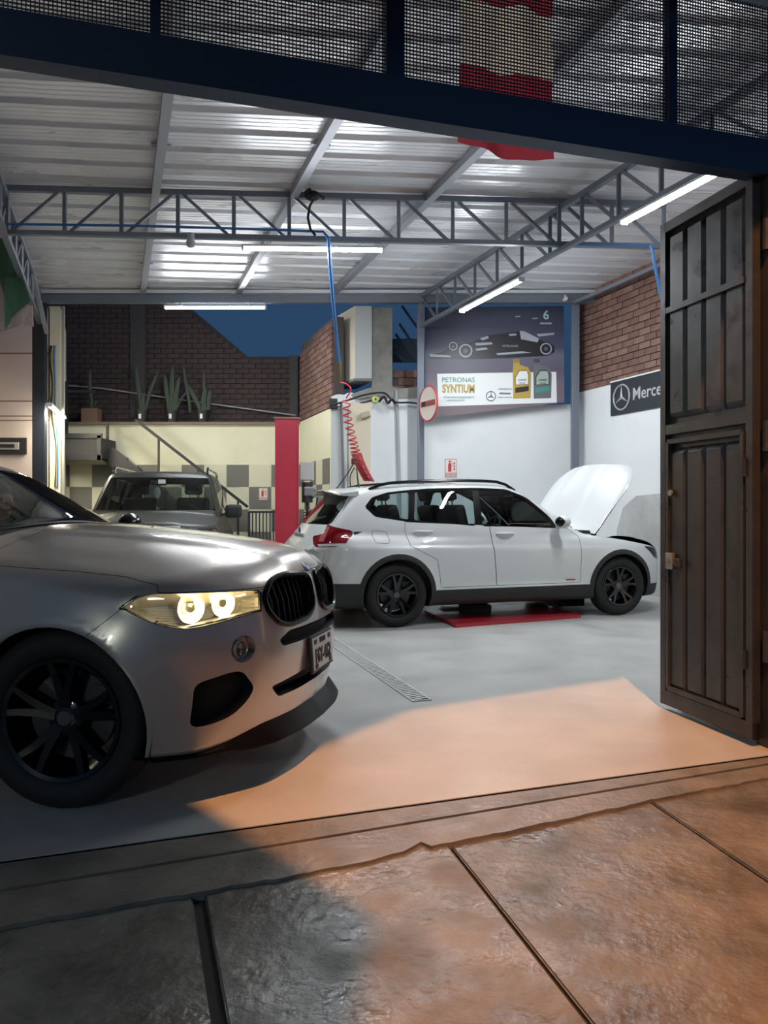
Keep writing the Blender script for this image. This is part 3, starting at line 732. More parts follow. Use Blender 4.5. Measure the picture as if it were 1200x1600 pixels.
def make_wheel(name, parent, loc, side, r, w, rim_r, rim_m, style='double', steer=0, n_sp=5):
    """side=-1 faces local -y. wheel = rim mesh, with tyre, brake disc and cap as its parts"""
    M = Matrix.Rotation(pi/2*side*-1, 4, 'X')                   # lathe axis z -> outward
    h = w/2; m = MB()
    m.lathe([(rim_r+.004, -h*.9), (rim_r+.004, h*.80), (rim_r-.004, h*.88), (rim_r-.022, h*.84), (rim_r-.03, h*.5), (rim_r-.03, -h*.9)], M, 48)
    for k in range(n_sp):
        a = 2*pi*k/n_sp + .3
        offs = (-.17, .17) if style == 'double' else (0,)
        for o in offs:
            for s_ in range(4):
                t0, t1 = s_/4, (s_+1)/4
                def P(t):
                    rr = .045 + (rim_r - .024 - .045)*t; aa = a + o*(.55 + .75*t)
                    return rr*cos(aa), rr*sin(aa), h*(.58 + .22*t), (.028 - .010*t)*(1.5 if style != 'double' else 1)
                x0, y0, z0, w0 = P(t0); x1, y1, z1, w1 = P(t1)
                dx, dy = x1-x0, y1-y0; l = math.hypot(dx, dy); px_, py_ = -dy/l, dx/l
                vs = []
                for (x, y, z, ww) in ((x0, y0, z0, w0), (x1, y1, z1, w1)):
                    vs += [(x+px_*ww, y+py_*ww, z-.03), (x+px_*ww*.7, y+py_*ww*.7, z+.006), (x-px_*ww*.7, y-py_*ww*.7, z+.006), (x-px_*ww, y-py_*ww, z-.03)]
                m.add([M @ Vector(v) for v in vs], [(0, 1, 5, 4), (1, 2, 6, 5), (2, 3, 7, 6), (3, 0, 4, 7), (0, 3, 2, 1), (4, 5, 6, 7)])
    m.lathe([(0, h*.62), (.05, h*.62), (.075, h*.55), (.08, h*.3), (.08, 0)], M, 24)
    wh = m.build(name, rim_m, parent, loc, (0, 0, steer))
    t = MB(); s_w = .045
    t.lathe([(rim_r, h*.82), (rim_r+.012, h*.92), (rim_r+.05, h*1.0), (r-.035, h*.97), (r-.008, h*.82), (r, h*.62), (r, h*.22), (r-.008, h*.20), (r-.008, h*.16), (r, h*.14), (r, -h*.14), (r-.008, -h*.16), (r-.008, -h*.20), (r, -h*.22), (r, -h*.62), (r-.03, -h*.95), (rim_r, -h*.85)], M, 56)
    t.build('tyre', rubber, wh)
    c = MB(); c.lathe([(0, h*.66), (.03, h*.66), (.034, h*.62)], M, 20); c.build('hub_cap', mat('cap_grey', (.12, .12, .13), .3, .6), wh)
    d = MB(); d.lathe([(0, .012), (rim_r*.72, .012), (rim_r*.72, -.012), (0, -.012)], M, 32)
    d.box(M @ Vector((rim_r*.55, .06, .0)), (.09, .07, .14)); d.build('brake_disc', mat('disc_steel', (.07, .07, .075), .45, .8), wh)
    return wh
def liner(parent, wx, s, wz, r, y0, d):
    m = MB(); a = -.30 if s < 0 else pi - .30
    m.lathe([(0, 0), (r+.02, 0), (r+.02, d)], Matrix.Translation((wx, s*y0, wz)) @ Matrix.Rotation(pi/2*-s, 4, 'X'), 36, a, a + pi + .6)
    return m.build('wheel_liner', dark_in, parent)
def seat(parent, x, y, zf, m, head=True, h=.62):
    s = MB(); s.box((x, y, zf + .28), (.50, .50, .15), bevel=.05)
    Mb = Matrix.Rotation(R(-14), 3, 'Y')
    s.box((x - .30, y, zf + .60), (.13, .49, h), M=Mb, bevel=.05)
    if head: s.box((x - .41, y, zf + .60 + h*.5 + .12), (.10, .27, .17), M=Mb, bevel=.045); s.bar((x-.38, y-.06, zf+.6+h*.4), (x-.40, y-.06, zf+.6+h*.5+.1), .012); s.bar((x-.38, y+.06, zf+.6+h*.4), (x-.40, y+.06, zf+.6+h*.5+.1), .012)
    return s.build('seat', m, parent)
def interior(parent, x0, x1, ys, zf, belt, seats, m, drv=None):
    """dark floor tub, dashboard, seats and steering wheel"""
    t = MB(); t.box(((x0+x1)/2, 0, zf), (x1-x0, ys*2, .04)); 
    for s in (-1, 1): t.box(((x0+x1)/2, s*ys, (zf+belt)/2), (x1-x0, .03, belt-zf))
    t.box((x0, 0, (zf+belt)/2), (.03, 2*ys, belt-zf)); t.box((x1, 0, (zf+belt-.08)/2), (.03, 2*ys, belt-zf-.08))
    t.build('cabin_tub', m, parent)
    d = MB(); d.prism([(x1+.28, belt-.06), (x1-.02, belt-.01), (x1-.22, belt-.04), (x1-.26, belt-.12), (x1-.20, belt-.34), (x1, belt-.42)], -ys, ys, Matrix(((1, 0, 0, 0), (0, 0, 1, 0), (0, 1, 0, 0), (0, 0, 0, 1))))
    d.build('dashboard', mat('dash', (.02, .021, .022), .6), parent)
    for sx, sy in seats: seat(parent, sx, sy, zf, m)
    if drv:
        wx, wy, wz = drv; q = MB(); Mw = Matrix.Translation((wx, wy, wz)) @ Matrix.Rotation(R(-65), 4, 'Y')
        q.tube([Mw @ Vector((.185*cos(a), .185*sin(a), 0)) for a in [2*pi*i/28 for i in range(28)]], .014, 8, closed=True)
        for a in (0, pi/2, pi, -pi/2)[:3] : q.bar(Mw @ Vector((0, 0, -.02)), Mw @ Vector((.18*sin(a), .18*cos(a), 0)), .03, .015)
        q.ball(Mw @ Vector((0, 0, -.02)), .06, 10, 6); q.bar(Mw @ Vector((0, 0, -.02)), Mw @ Vector((0, 0, -.3)), .05)
        q.build('steering_wheel', black_plastic, parent)
# ------------------------------------------------------------------ the silver coupe SUV in front
dark_in = mat('cabin_dark', (.012, .012, .013), .8)
seat_m = mat('seat_leather', (.02, .02, .022), .55)
screen_glass = glass('window_glass', (.78, .86, .84), 1.0)
tint_glass = glass('tinted_glass', (.30, .34, .34), 1.0)
lamp_glass = glass('lamp_glass', (.95, .95, .92), 1.0)
mesh_black = mat('grille_black', (.007, .009, .012), .6, spec=.15)
silver = paint('silver_paint', (.47, .43, .39), .5, .30)
def sel_y(sgn, lim=0): return (lambda c, n: c.y*sgn > lim)
def build_x5():
    F = car_field(X5)
    B = Body(F, axis(-4.12, 1.0, [(-4.12, .06), (-3.4, .05), (-1.6, .04), (-.75, .025)]), axis(-1.10, 1.10, [(-1.1, .027)]), axis(.10, 1.68, [(.1, .026)]))
    WZ, AR = X5['wheel_z'], X5['arch_r']
    # wheel openings
    for i, wx in enumerate((.03, -2.933)): B.cut('hole', circle(wx, WZ, AR, 48), SIDE, lambda c, n: abs(c.y) > .50)
    # glass
    def bow(x, y): return x - .17*(y/.7)**2
    ws = [(bow(-.585, y), y) for y in np.linspace(-.80, .80, 15)] + [(bow(-1.235, y), y) for y in np.linspace(.60, -.60, 13)]
    B.cut('screen', ws, TOP, lambda c, n: c.z > 1.08 and n.z > .2)
    cowl = [(bow(-.44, y), y) for y in np.linspace(-.80, .80, 15)] + [(bow(-.585, y), y) for y in np.linspace(.80, -.80, 15)]
    B.cut('cowl', cowl, TOP, lambda c, n: c.z > 1.04 and n.z > .2, ['shell'])
    B.cut('rear_screen', rpoly([(-.62, 1.18), (.62, 1.18), (.52, 1.44), (-.52, 1.44)], .06), FRONT, lambda c, n: c.x < -3.4)
    for k, P in (('glass_front', [(-.86, 1.10), (-1.28, 1.38), (-1.55, 1.455), (-1.84, 1.47), (-1.86, 1.10)]), ('glass_rear', [(-1.92, 1.10), (-1.90, 1.47), (-2.3, 1.475), (-2.72, 1.44), (-2.80, 1.11)]),
                 ('glass_quarter', [(-2.86, 1.12), (-2.80, 1.43), (-3.1, 1.38), (-3.42, 1.24), (-3.40, 1.17)])):
        B.cut(k, rpoly(P, .03), SIDE, lambda c, n: abs(c.y) > .4)
    # lamps: right-hand outline, mirrored for the left
    def LR(name, pts3, a, r, sel, only=None):
        for s in (-1, 1):
            A = (Vector((sin(R(a)), -s*cos(R(a)), 0)), Vector((0, 0, 1)))
            P = [(x*sin(R(a)) + y*cos(R(a)), z) for x, y, z in pts3]
            B.cut(name, rpoly(P, r), A, lambda c, n, s=s: c.y*s > .04 and sel(c, n), only)
    lamp = [(.335, -.92, .848), (.392, -.895, .890), (.447, -.866, .905), (.60, -.74, .902), (.745, -.546, .893), (.775, -.515, .880), (.785, -.535, .80), (.686, -.712, .778), (.572, -.833, .755), (.461, -.89, .784)]
    LR('headlight', lamp, 52, [.01, .02, .02, .02, .02, .03, .03, .06, .06, .06], lambda c, n: c.x > .2)
    # hood wraps down to the lamps
    B.cut('hood', [(-.40, 1.02), (-.28, 1.004), (.079, .987), (.30, .968), (.446, .938), (.46, .908), (.60, .905), (.75, .899), (.80, .897), (.80, 1.3), (-.40, 1.3)], SIDE, lambda c, n: c.x > -.6, ['shell', 'cowl'])
    B.cut('hood', [(.79, .94), (.99, .94), (.99, 1.3), (.79, 1.3)], SIDE, lambda c, n: True, ['shell'])
    # front openings
    kid = [(.045, .925), (.30, .945), (.42, .925), (.50, .86), (.49, .80), (.43, .735), (.34, .712), (.14, .722), (.05, .765)]
    for s in (-1, 1):
        fy = lambda P: [(s*y, z) for y, z in P]
        fs = lambda c, n, s=s: c.x > .4 and c.y*s > .0
        B.cut('grille', rpoly(fy(kid), [.05, .08, .07, .06, .05, .07, .07, .08, .06]), FRONT, fs)
        B.cut('side_intake', rpoly(fy([(.815, .535), (.70, .560), (.64, .555), (.575, .470), (.60, .425), (.66, .375), (.74, .355), (.815, .348)]), .035), FRONT, fs, ['shell'])
        B.cut('fog', [(y, z) for y, z in circle(s*.635, .650, .056, 20)], FRONT, fs, ['shell'])
    B.cut('slot', rpoly([(-.425, .655), (-.34, .687), (.34, .687), (.425, .655), (.40, .625), (-.40, .625)], .02), FRONT, lambda c, n: c.x > .4, ['shell'])
    B.cut('low_intake', rpoly([(-.47, .452), (-.20, .475), (.20, .475), (.47, .452), (.41, .395), (-.41, .395)], .02), FRONT, lambda c, n: c.x > .4, ['shell'])
    B.cut('bumper', [(.335, .85), (.26, .79), (.20, .74), (.20, .5), (.20, .2), (.42, 0), (1.2, 0), (1.2, .94), (.80, .94), (.80, .89), (.60, .895), (.46, .895), (.38, .87)], SIDE, lambda c, n: c.x > .2, ['shell'])
    B.cut('sill', [(-3.5, 0), (-3.5, .30), (-.5, .30), (.30, .30), (.30, 0)], SIDE, lambda c, n: True, ['shell'])
    for k, P in (('door_front', [(-.62, .32), (-.66, .80), (-.72, 1.085), (-.84, 1.11), (-1.26, 1.40), (-1.55, 1.475), (-1.89, 1.49), (-1.89, .32)]),
                 ('door_rear', [(-1.89, .32), (-1.89, 1.49), (-2.35, 1.495), (-2.74, 1.455), (-2.83, 1.09), (-2.70, .85), (-2.42, .62), (-2.36, .32)])):
        B.cut(k, P, SIDE, lambda c, n: abs(c.y) > .35, ['shell'])
    B.cut('tail', rpoly([(-.90, .86), (-.45, .90), (-.42, .98), (-.90, 1.0)], .02), FRONT, lambda c, n: c.x < -3.5, ['shell'])
    B.cut('tail', rpoly([(.90, .86), (.45, .90), (.42, .98), (.90, 1.0)], .02), FRONT, lambda c, n: c.x < -3.5, ['shell'])
    B.extract()
    px, py, a = POSE5
    t = thing('silver_car', 'silver-grey coupe SUV nosing in from the left with its headlight on', 'car', (px, py, 0), R(a))
    B.panel('shell', 'body', silver, t, gap=.001); B.panel('hood', 'hood', silver, t, gap=.0022); B.panel('bumper', 'front_bumper', silver, t, gap=.0015)
    B.panel('sill', 'sill', black_plastic, t, gap=0); B.panel('cowl', 'cowl_panel', black_plastic, t, gap=.001, offset=-.012)
    B.panel('screen', 'windshield', screen_glass, t, gap=.002, rim=0, offset=-.002)
    wip = MB()
    for y0, y1 in ((.62, -.02), (-.02, -.60)):
        pts = [(bow(-.56, y) - .01, y, 1.165 - .10*(y/.8)**2 + .012) for y in np.linspace(y0, y1, 9)]; wip.tube(pts, .009, 6)
    wip.build('wiper', black_plastic, t)
    B.panel('rear_screen', 'rear_window', tint_glass, t, rim=0)
    for s, nm in ((1, ''), (-1, '')):
        f_ = lambda c, s=s: c[1]*s > 0
        for dn, gn in (('door_front', 'glass_front'), ('door_rear', 'glass_rear')):
            d = B.panel(dn, 'door', silver, t, gap=.002, sel=f_)
            B.panel(gn, 'side_window', tint_glass, d, rim=0, sel=f_)
            x0 = -1.62 if dn == 'door_front' else -2.42
            h = MB(); h.tube([(x0 + .11 - .22*i/8, s*(.935 + .03*sin(pi*i/8)), .93) for i in range(9)], .016, 8); h.build('door_handle', silver, d)
        B.panel('glass_quarter', 'quarter_window', tint_glass, t, rim=0, sel=f_)
        B.panel('tail', 'tail_light', mat('tail_red', (.25, .004, .006), .1, coat=1), t, sel=f_)
        m = MB(); m.ball((-.84, s*1.06, 1.13), 1, 16, 10, (.075, .125, .085)); m.bar((-.80, s*.86, 1.07), (-.83, s*1.0, 1.10), .05, .04)
        mo = m.build('side_mirror', black_gloss, t)
        MB().ball((-.862, s*1.06, 1.13), 1, 14, 8, (.06, .105, .068)).build('mirror_glass', chrome, mo)
    # ---- headlights, right then left
    pocket = mat('lamp_reflector', (.85, .81, .70), .25, .3)
    rim_blk = mat('lamp_surround', (.02, .02, .022), .25)
    glow = mat('lamp_glow', (1, .9, .6), .3, emit=(1, .80, .42), estr=14)
    bar_glow = mat('lamp_bar_glow', (1, .93, .8), .3, emit=(1, .86, .62), estr=5)
    for s in (-1, 1):
        f_ = lambda c, s=s: c[1]*s > 0
        hl = B.panel('headlight', 'headlight', lamp_glass, t, gap=.004, rim=0, offset=.001, sel=f_)
        B.panel('headlight', 'lamp_housing', pocket, hl, gap=.002, floor_at=-.115, sel=f_)
        # dark surround strip just inside the lens edge
        Y = lambda p: (p[0], s*-p[1], p[2])
        e = MB(); out = [Vector(Y(p)) for p in rpoly_3(lamp, 6)]
        e.tube([p - Vector((.014, s*.010, 0)) for p in out], .009, 6, closed=True); e.build('lamp_surround', rim_blk, hl)
        brow = MB(); brow.tube([Vector(Y(p)) - Vector((.03, s*.018, .014)) for p in ((.44, -.866, .900), (.60, -.745, .897), (.735, -.56, .888))], .009, 8)
        brow.build('running_light_bar', bar_glow, hl)
        for (cx, cy, cz, rr) in ((.575, -.735, .834, .058), (.665, -.615, .842, .053)):
            d = Vector((.88, s*-cy*-.0 + s*.47, 0)).normalized(); M = Matrix.Translation((cx - .035, -s*cy - s*.0, cz)) @ d.to_track_quat('Z', 'Y').to_matrix().to_4x4()
            pr = MB(); pr.lathe([(0, .01), (rr*.35, .008), (rr*.62, -.01), (rr*.64, -.05)], M, 24); pj = pr.build('projector_lens', glass_ball, hl)
            ring = MB(); ring.tube([M @ Vector((rr*cos(q), rr*sin(q)*.98, .0)) for q in [2*pi*i/32 for i in range(32)]], .0075, 8, closed=True)
            ring.build('light_ring', glow, hl)
            tb = MB(); tb.lathe([(rr*1.15, .012), (rr*1.15, -.06), (rr*.7, -.06)], M, 28); tb.build('lamp_tube', chrome, hl)
        pl_ = bpy.data.lights.new('headlamp_bulb', 'POINT'); pl_.energy = 24.0; pl_.color = (1, .87, .60); pl_.shadow_soft_size = .02
        po_ = bpy.data.objects.new('headlamp_bulb', pl_); col.objects.link(po_); po_.parent = hl; po_.location = (.585, s*.63, .835)
        fr = MB()
        for k in range(7):
            q0 = Vector(Y((.40 + .012*k, -.855 + .006*k, .842 - .012*k))); q1 = Vector(Y((.505 + .004*k, -.79, .828 - .010*k)))
            fr.bar(q0 - Vector((.02, 0, 0)), q1 - Vector((.02, 0, 0)), .004, .006)
        for k in range(4):
            fr.bar(Y((.70, -.56, .868 - .02*k)), Y((.745, -.525, .868 - .02*k)), .005, .006)
        tag(fr.build('reflector_fins', pocket, hl), kind='stuff')
        # fog lamp, intakes, grille
        B.panel('fog', 'fog_lamp_bowl', silver, t, gap=0, floor_at=-.035, sel=f_)
        Mf = Matrix.Translation((.742, s*.655, .652)) @ Vector((.9, s*.35, 0)).to_track_quat('Z', 'Y').to_matrix().to_4x4()
        fl = MB(); fl.lathe([(.0, -.004), (.026, -.002), (.030, -.012)], Mf, 24); fo = fl.build('fog_lamp', mat('fog_glass', (.10, .10, .11), .06, .5, coat=1), t)
        r_ = MB(); r_.lathe([(.029, -.010), (.034, .0), (.037, -.01), (.037, -.035)], Mf, 24); r_.build('fog_ring', silver, fo)
        B.panel('side_intake', 'side_intake', mesh_black, t, gap=0, floor_at=-.045, sel=f_)
        gk = B.panel('grille', 'kidney_grille', mesh_black, t, gap=0, floor_at=-.05, sel=f_)
        kp = rpoly([(s*y, z) for y, z in kid], [.05, .08, .07, .06, .05, .07, .07, .08, .06], 6)
        def onsurf(y, z, off=0.0):
            p = np.array([[.85, y, z]])
            for _ in range(12):
                v = F(p); g = grad(F, p)[:, 0]; p[:, 0] -= v/np.maximum(g, .3)
            return Vector((p[0, 0] + off, y, z))
        fm = MB(); fm.tube([onsurf(y, z, .004) for y, z in kp], .013, 8, closed=True); fm.build('grille_frame', mat('frame_black', (.005, .005, .006), .22, spec=.12), gk)
        sl = MB()
        for k in range(9):
            y = s*(.085 + .047*k); zt = [z for z in np.arange(.70, .95, .005) if inpoly(y, z, kp)]
            if len(zt) > 4:
                pts = [onsurf(y, z, -.036) for z in (zt[0], (zt[0]+zt[-1])/2, zt[-1])]
                for p, q in zip(pts, pts[1:]): sl.bar(p, q, .008, .02, up=(1, 0, 0))
        tag(sl.build('grille_slats', mesh_black, gk), kind='stuff')
    B.panel('slot', 'upper_intake', mesh_black, t, gap=0, floor_at=-.04)
    B.panel('low_intake', 'lower_intake', mesh_black, t, gap=0, floor_at=-.05)
    # front lip
    lp = MB(); N = 48; rows = []
    for i in range(N+1):
        y = -.88 + 1.76*i/N; c = np.array([[.84, y, .28]])
        for _ in range(10): c[:, 0] -= F(c)/np.maximum(grad(F, c)[:, 0], .25)
        x = max(.43, min(c[0, 0], .9)); q = min(1, max(0, (.80 - abs(y))/.34)); q = q*q*(3 - 2*q)
        rows.append([(x - .10, y, .205 + .02*(1-q)), (x + .002 + .035*q, y, .200 + .02*(1-q)), (x + .006 + .058*q, y, .212 + .016*(1-q)), (x + .004 + .034*q, y, .232 + .020*q), (x - .008, y, .236 + .075*q), (x - .10, y, .24 + .06*q)])
    vs = [p for r in rows for p in r]; k = 6
    lp.add(vs, [(i*k + j, (i+1)*k + j, (i+1)*k + (j+1) % k, i*k + (j+1) % k) for i in range(N) for j in range(k)], True)
    lp.add(rows[0], [tuple(range(k))]); lp.add(rows[-1], [tuple(range(k))[::-1]])
    lp.build('front_lip', mat('lip_black', (.004, .004, .005), .28, spec=.08), t)
    # plate
    pt = MB(); c0 = Vector((.886, -.005, .537)); Mp = Matrix.Translation(c0) @ Matrix.Rotation(R(-4), 4, 'Y')
    pm = Mp.to_3x3(); pt.box(c0, (.016, .335, .185), M=pm, bevel=.006)
    plate_holder = pt.build('plate_frame', black_plastic, t)
    pp = MB().box(Mp @ Vector((.008, 0, 0)), (.006, .305, .155), M=pm, bevel=.002).build('number_plate', mat('plate_white', (.55, .55, .52), .4), plate_holder)
    Mt = Mp @ Matrix(((0, 0, 1, .0125), (1, 0, 0, 0), (0, 1, 0, 0), (0, 0, 0, 1)))
    ink = mat('plate_ink', (.01, .01, .012), .5)
    text('plate_text', 'F6Y-462', .098, ink, plate_holder, Mt @ Matrix.Translation((0, -.018, 0)), sx=.74, bold=.002)
    text('plate_text', 'PERU', .038, ink, plate_holder, Mt @ Matrix.Translation((0, .055, 0)))
    sc_ = MB()
    for yy in (-.11, .11): 
        for zz in (.058, -.062): sc_.box(Mt @ Vector((yy, zz, .0)), (.004, .034, .022), M=pm)
    tag(sc_.build('plate_screws', ink, plate_holder), kind='stuff')
    # round emblem
    Me = Matrix.Translation((.800, 0, .955)) @ Matrix.Rotation(R(45), 4, 'Y')
    em = MB().lathe([(0, .006), (.036, .006), (.041, .001), (.041, -.01)], Me, 28).build('emblem', chrome, t)
    for q in range(4):
        p = MB(); n_ = 8; poly = [(0, 0)] + [(.026*cos(pi/2*q + pi/2*i/n_), .026*sin(pi/2*q + pi/2*i/n_)) for i in range(n_+1)]
        p.prism(poly, .006, .0075, Me); p.build('emblem_quarter', mat('emblem_blue', (.02, .08, .3), .3) if q % 2 else mat('emblem_white', (.7, .7, .7), .3), em)
    # wheels and liners
    rimm = mat('rim_black', (.012, .012, .014), .22, .6, coat=.6)
    for wx, st in ((.03, R(7)), (-2.933, 0)):
        for s in (-1, 1):
            liner(t, wx, s, WZ, AR, .55, .34)
            make_wheel('wheel', t, (wx, s*.795, WZ + .012), s, .374, .27, .262, rimm, 'double', st)
    fl = MB().box((-1.5, 0, .27), (4.0, 1.1, .10)).build('underbody', dark_in, t)
    MB().box((.42, 0, .52), (.5, .84, .42)).build('radiator_block', dark_in, t)
    interior(t, -3.4, -.72, .80, .42, 1.08, ((-1.75, .38), (-1.75, -.38), (-2.6, .38), (-2.6, -.38)), seat_m, (-1.02, .38, .99))
    return t
def rpoly_3(pts, n): 
    out = []
    for i in range(len(pts)):
        a, b = Vector(pts[i]), Vector(pts[(i+1) % len(pts)])
        out += [a.lerp(b, k/n) for k in range(n)]
    return out
glass_ball = mat('lens_grey', (.35, .34, .30), .05, .3, coat=1)
# ------------------------------------------------------------------ the white car with its bonnet up
white = paint('white_paint', (.60, .63, .64), 0, .32)
red_lens = mat('tail_red_lens', (.17, .004, .010), .08, coat=1)
def build_x1():
    F = car_field(X1)
    B = Body(F, axis(-3.76, .98, [(-3.76, .028), (-2.9, .04)]), axis(-1.02, 1.02, [(-1.02, .034)]), axis(.10, 1.62, [(.1, .034)]))
    WZ, AR = X1['wheel_z'], X1['arch_r']; far = lambda c, n: abs(c.y) > .45
    for wx in (0, -2.76):
        B.cut('cladding', circle(wx, WZ, AR + .055, 40), SIDE, lambda c, n: abs(c.y) > .6)
        B.cut('hole', circle(wx, WZ, AR, 40), SIDE, far)
    def bow(x, y): return x - .16*(y/.7)**2
    ws = [(bow(-.40, y), y) for y in np.linspace(-.76, .76, 13)] + [(bow(-1.03, y), y) for y in np.linspace(.58, -.58, 11)]
    B.cut('screen', ws, TOP, lambda c, n: c.z > .95 and n.z > .2)
    B.cut('rear_screen', rpoly([(-.64, 1.075), (.64, 1.075), (.60, 1.25), (.53, 1.39), (-.53, 1.39), (-.60, 1.25)], .04), FRONT, lambda c, n: c.x < -2.9)
    B.cut('trim', rpoly([(-2.60, 1.10), (-2.96, 1.155), (-3.06, 1.26), (-2.97, 1.36), (-2.79, 1.415), (-2.50, 1.448), (-1.80, 1.470), (-1.36, 1.458), (-1.12, 1.36), (-.88, 1.14), (-.80, 1.02)], .03), SIDE, lambda c, n: abs(c.y) > .4)
    for k, P, r in (('glass_quarter', [(-2.60, 1.125), (-2.55, 1.425), (-2.79, 1.397), (-2.95, 1.335), (-3.02, 1.26), (-2.90, 1.175)], [.02, .03, .06, .06, .07, .06]),
                    ('glass_rear', [(-2.54, 1.120), (-2.48, 1.43), (-2.30, 1.440), (-1.80, 1.452), (-1.84, 1.055)], .03), ('glass_front', [(-1.76, 1.05), (-1.72, 1.452), (-1.38, 1.440), (-1.15, 1.34), (-.92, 1.13), (-.86, 1.035)], .04)):
        B.cut(k, rpoly(P, r), SIDE, lambda c, n: abs(c.y) > .4)
    B.cut('hood', [(-.34, .93), (.0, .885), (.30, .83), (.56, .775), (.66, .755), (.66, 1.3), (-.34, 1.3)], SIDE, lambda c, n: c.x > -.45, ['shell'])
    for s in (-1, 1):
        A = (Vector((sin(R(135)), -s*cos(R(135)), 0)), Vector((0, 0, 1)))
        u = lambda x, y: x*sin(R(135)) + y*cos(R(135))
        P = [(u(x, y), z) for x, y, z in ((-3.571, -.478, .949), (-3.44, -.60, .98), (-3.44, -.59, 1.075), (-3.218, -.736, 1.012), (-3.26, -.80, .95), (-3.31, -.816, .879), (-3.40, -.76, .845), (-3.53, -.62, .842))]
        B.cut('tail', rpoly(P, .02), A, lambda c, n, s=s: c.y*s > .3 and c.x < -2.9)
        P = [(u(x, y), z) for x, y, z in ((-3.50, -.60, .875), (-3.30, -.80, .885), (-3.33, -.80, .858), (-3.50, -.62, .850))]
        B.cut('tail_clear', P, A, lambda c, n, s=s: c.y*s > .3 and c.x < -2.9, ['tail'])
        P = [(u(x, y), z) for x, y, z in ((-3.48, -.585, .98), (-3.44, -.59, 1.06), (-3.40, -.62, 1.05), (-3.44, -.62, .90), (-3.50, -.60, .90))]
        B.cut('tail_mid', P, A, lambda c, n, s=s: c.y*s > .3 and c.x < -2.9, ['tail'])
        A = (Vector((sin(R(50)), -s*cos(R(50)), 0)), Vector((0, 0, 1))); u = lambda x, y: x*sin(R(50)) + y*cos(R(50))
        P = [(u(x, y), z) for x, y, z in ((.30, -.84, .80), (.55, -.70, .775), (.72, -.45, .76), (.76, -.44, .66), (.62, -.70, .62), (.48, -.80, .66))]
        B.cut('headlight', rpoly(P, .03), A, lambda c, n, s=s: c.y*s > .1 and c.x > .1, ['shell', 'hood'])
        B.cut('grille', rpoly([(s*.03, .80), (s*.03, .66), (s*.10, .62), (s*.33, .62), (s*.38, .70), (s*.33, .79)], .04), FRONT, lambda c, n: c.x > .3)
    B.cut('low_intake', rpoly([(-.45, .34), (.45, .34), (.50, .46), (-.50, .46)], .03), FRONT, lambda c, n: c.x > .3, ['shell'])
    B.cut('cladding', [(-4, 0), (-4, .47), (-2.9, .47), (-2.62, .375), (-.2, .375), (.2, .36), (1, .34), (1, 0)], SIDE, lambda c, n: True, ['shell'])
    for k, P in (('door_front', [(-.545, .40), (-.545, .93), (-.66, 1.01), (-.84, 1.04), (-.90, 1.16), (-1.12, 1.37), (-1.38, 1.46), (-1.67, 1.472), (-1.67, 1.0), (-1.60, .40)]),
                 ('door_rear', [(-1.60, .40), (-1.67, 1.0), (-1.67, 1.472), (-2.3, 1.462), (-2.54, 1.44), (-2.64, 1.12), (-2.655, 1.0), (-2.62, .85), (-2.32, .70), (-2.27, .40)])):
        B.cut(k, P, SIDE, far, ['shell'])
    B.cut('fuel_flap', rpoly([(-3.015, 1.015), (-2.85, 1.0), (-2.84, .90), (-2.86, .875), (-3.0, .885)], .03), SIDE, lambda c, n: c.y < 0, ['shell'])
    B.cut('tailgate', [(-.66, .62), (.66, .62), (.66, .80), (.66, 1.05), (.625, 1.25), (.56, 1.40), (.46, 1.425), (-.46, 1.425), (-.56, 1.40), (-.625, 1.25), (-.66, 1.05), (-.66, .80)], FRONT, lambda c, n: c.x < -2.95, ['shell'])
    B.extract()
    px, py, a = POSE1
    t = thing('white_car', 'white compact crossover with its bonnet raised and black wheels', 'car', (px, py, 0), R(a))
    B.panel('shell', 'body', white, t, gap=.001)
    B.panel('cladding', 'lower_cladding', black_plastic, t, gap=0)
    B.panel('tailgate', 'tailgate', white, t, gap=.003)
    B.panel('trim', 'window_surround', black_gloss, t, gap=0)
    B.panel('fuel_flap', 'fuel_flap', white, t, gap=.003)
    B.panel('screen', 'windshield', screen_glass, t, rim=0); B.panel('rear_screen', 'rear_window', tint_glass, t, rim=0, gap=.001)
    B.panel('grille', 'kidney_grille', mesh_black, t, gap=0, floor_at=-.04)
    B.panel('low_intake', 'lower_intake', mesh_black, t, gap=0, floor_at=-.04)
    clear = glass('x1_window', (.62, .70, .70), 1.0)
    for s in (-1, 1):
        f_ = lambda c, s=s: c[1]*s > 0
        for dn, gn, hx, hz in (('door_front', 'glass_front', -1.49, .955), ('door_rear', 'glass_rear', -2.45, .985)):
            d = B.panel(dn, 'door', white, t, gap=.004, sel=f_)
            B.panel(gn, 'side_window', clear, d, rim=0, sel=f_, gap=.001)
            p0 = np.array([[hx, s*.84, hz]])
            for _ in range(10): p0[:, 1] -= s*F(p0)
            yb = abs(p0[0, 1])
            h = MB(); h.tube([(hx + .11 - .22*i/8, s*(yb + .004 + .032*sin(pi*i/8)), hz + .012) for i in range(9)], [.008, .013, .016, .017, .017, .017, .016, .013, .008], 8); h.build('door_handle', white, d)
        if s: B.panel('glass_quarter', 'quarter_window', clear, t, rim=0, sel=f_, gap=.001)
        tl = B.panel('tail', 'tail_light', red_lens, t, sel=f_, gap=.002)
        B.panel('tail_clear', 'lamp_strip', mat('lamp_white', (.6, .6, .62), .2), tl, sel=f_, gap=0); B.panel('tail_mid', 'lamp_strip', mat('lamp_pink', (.42, .10, .10), .15, coat=1), tl, sel=f_, gap=0)
        hl = B.panel('headlight', 'headlight', lamp_glass, t, gap=.003, rim=0, sel=f_)
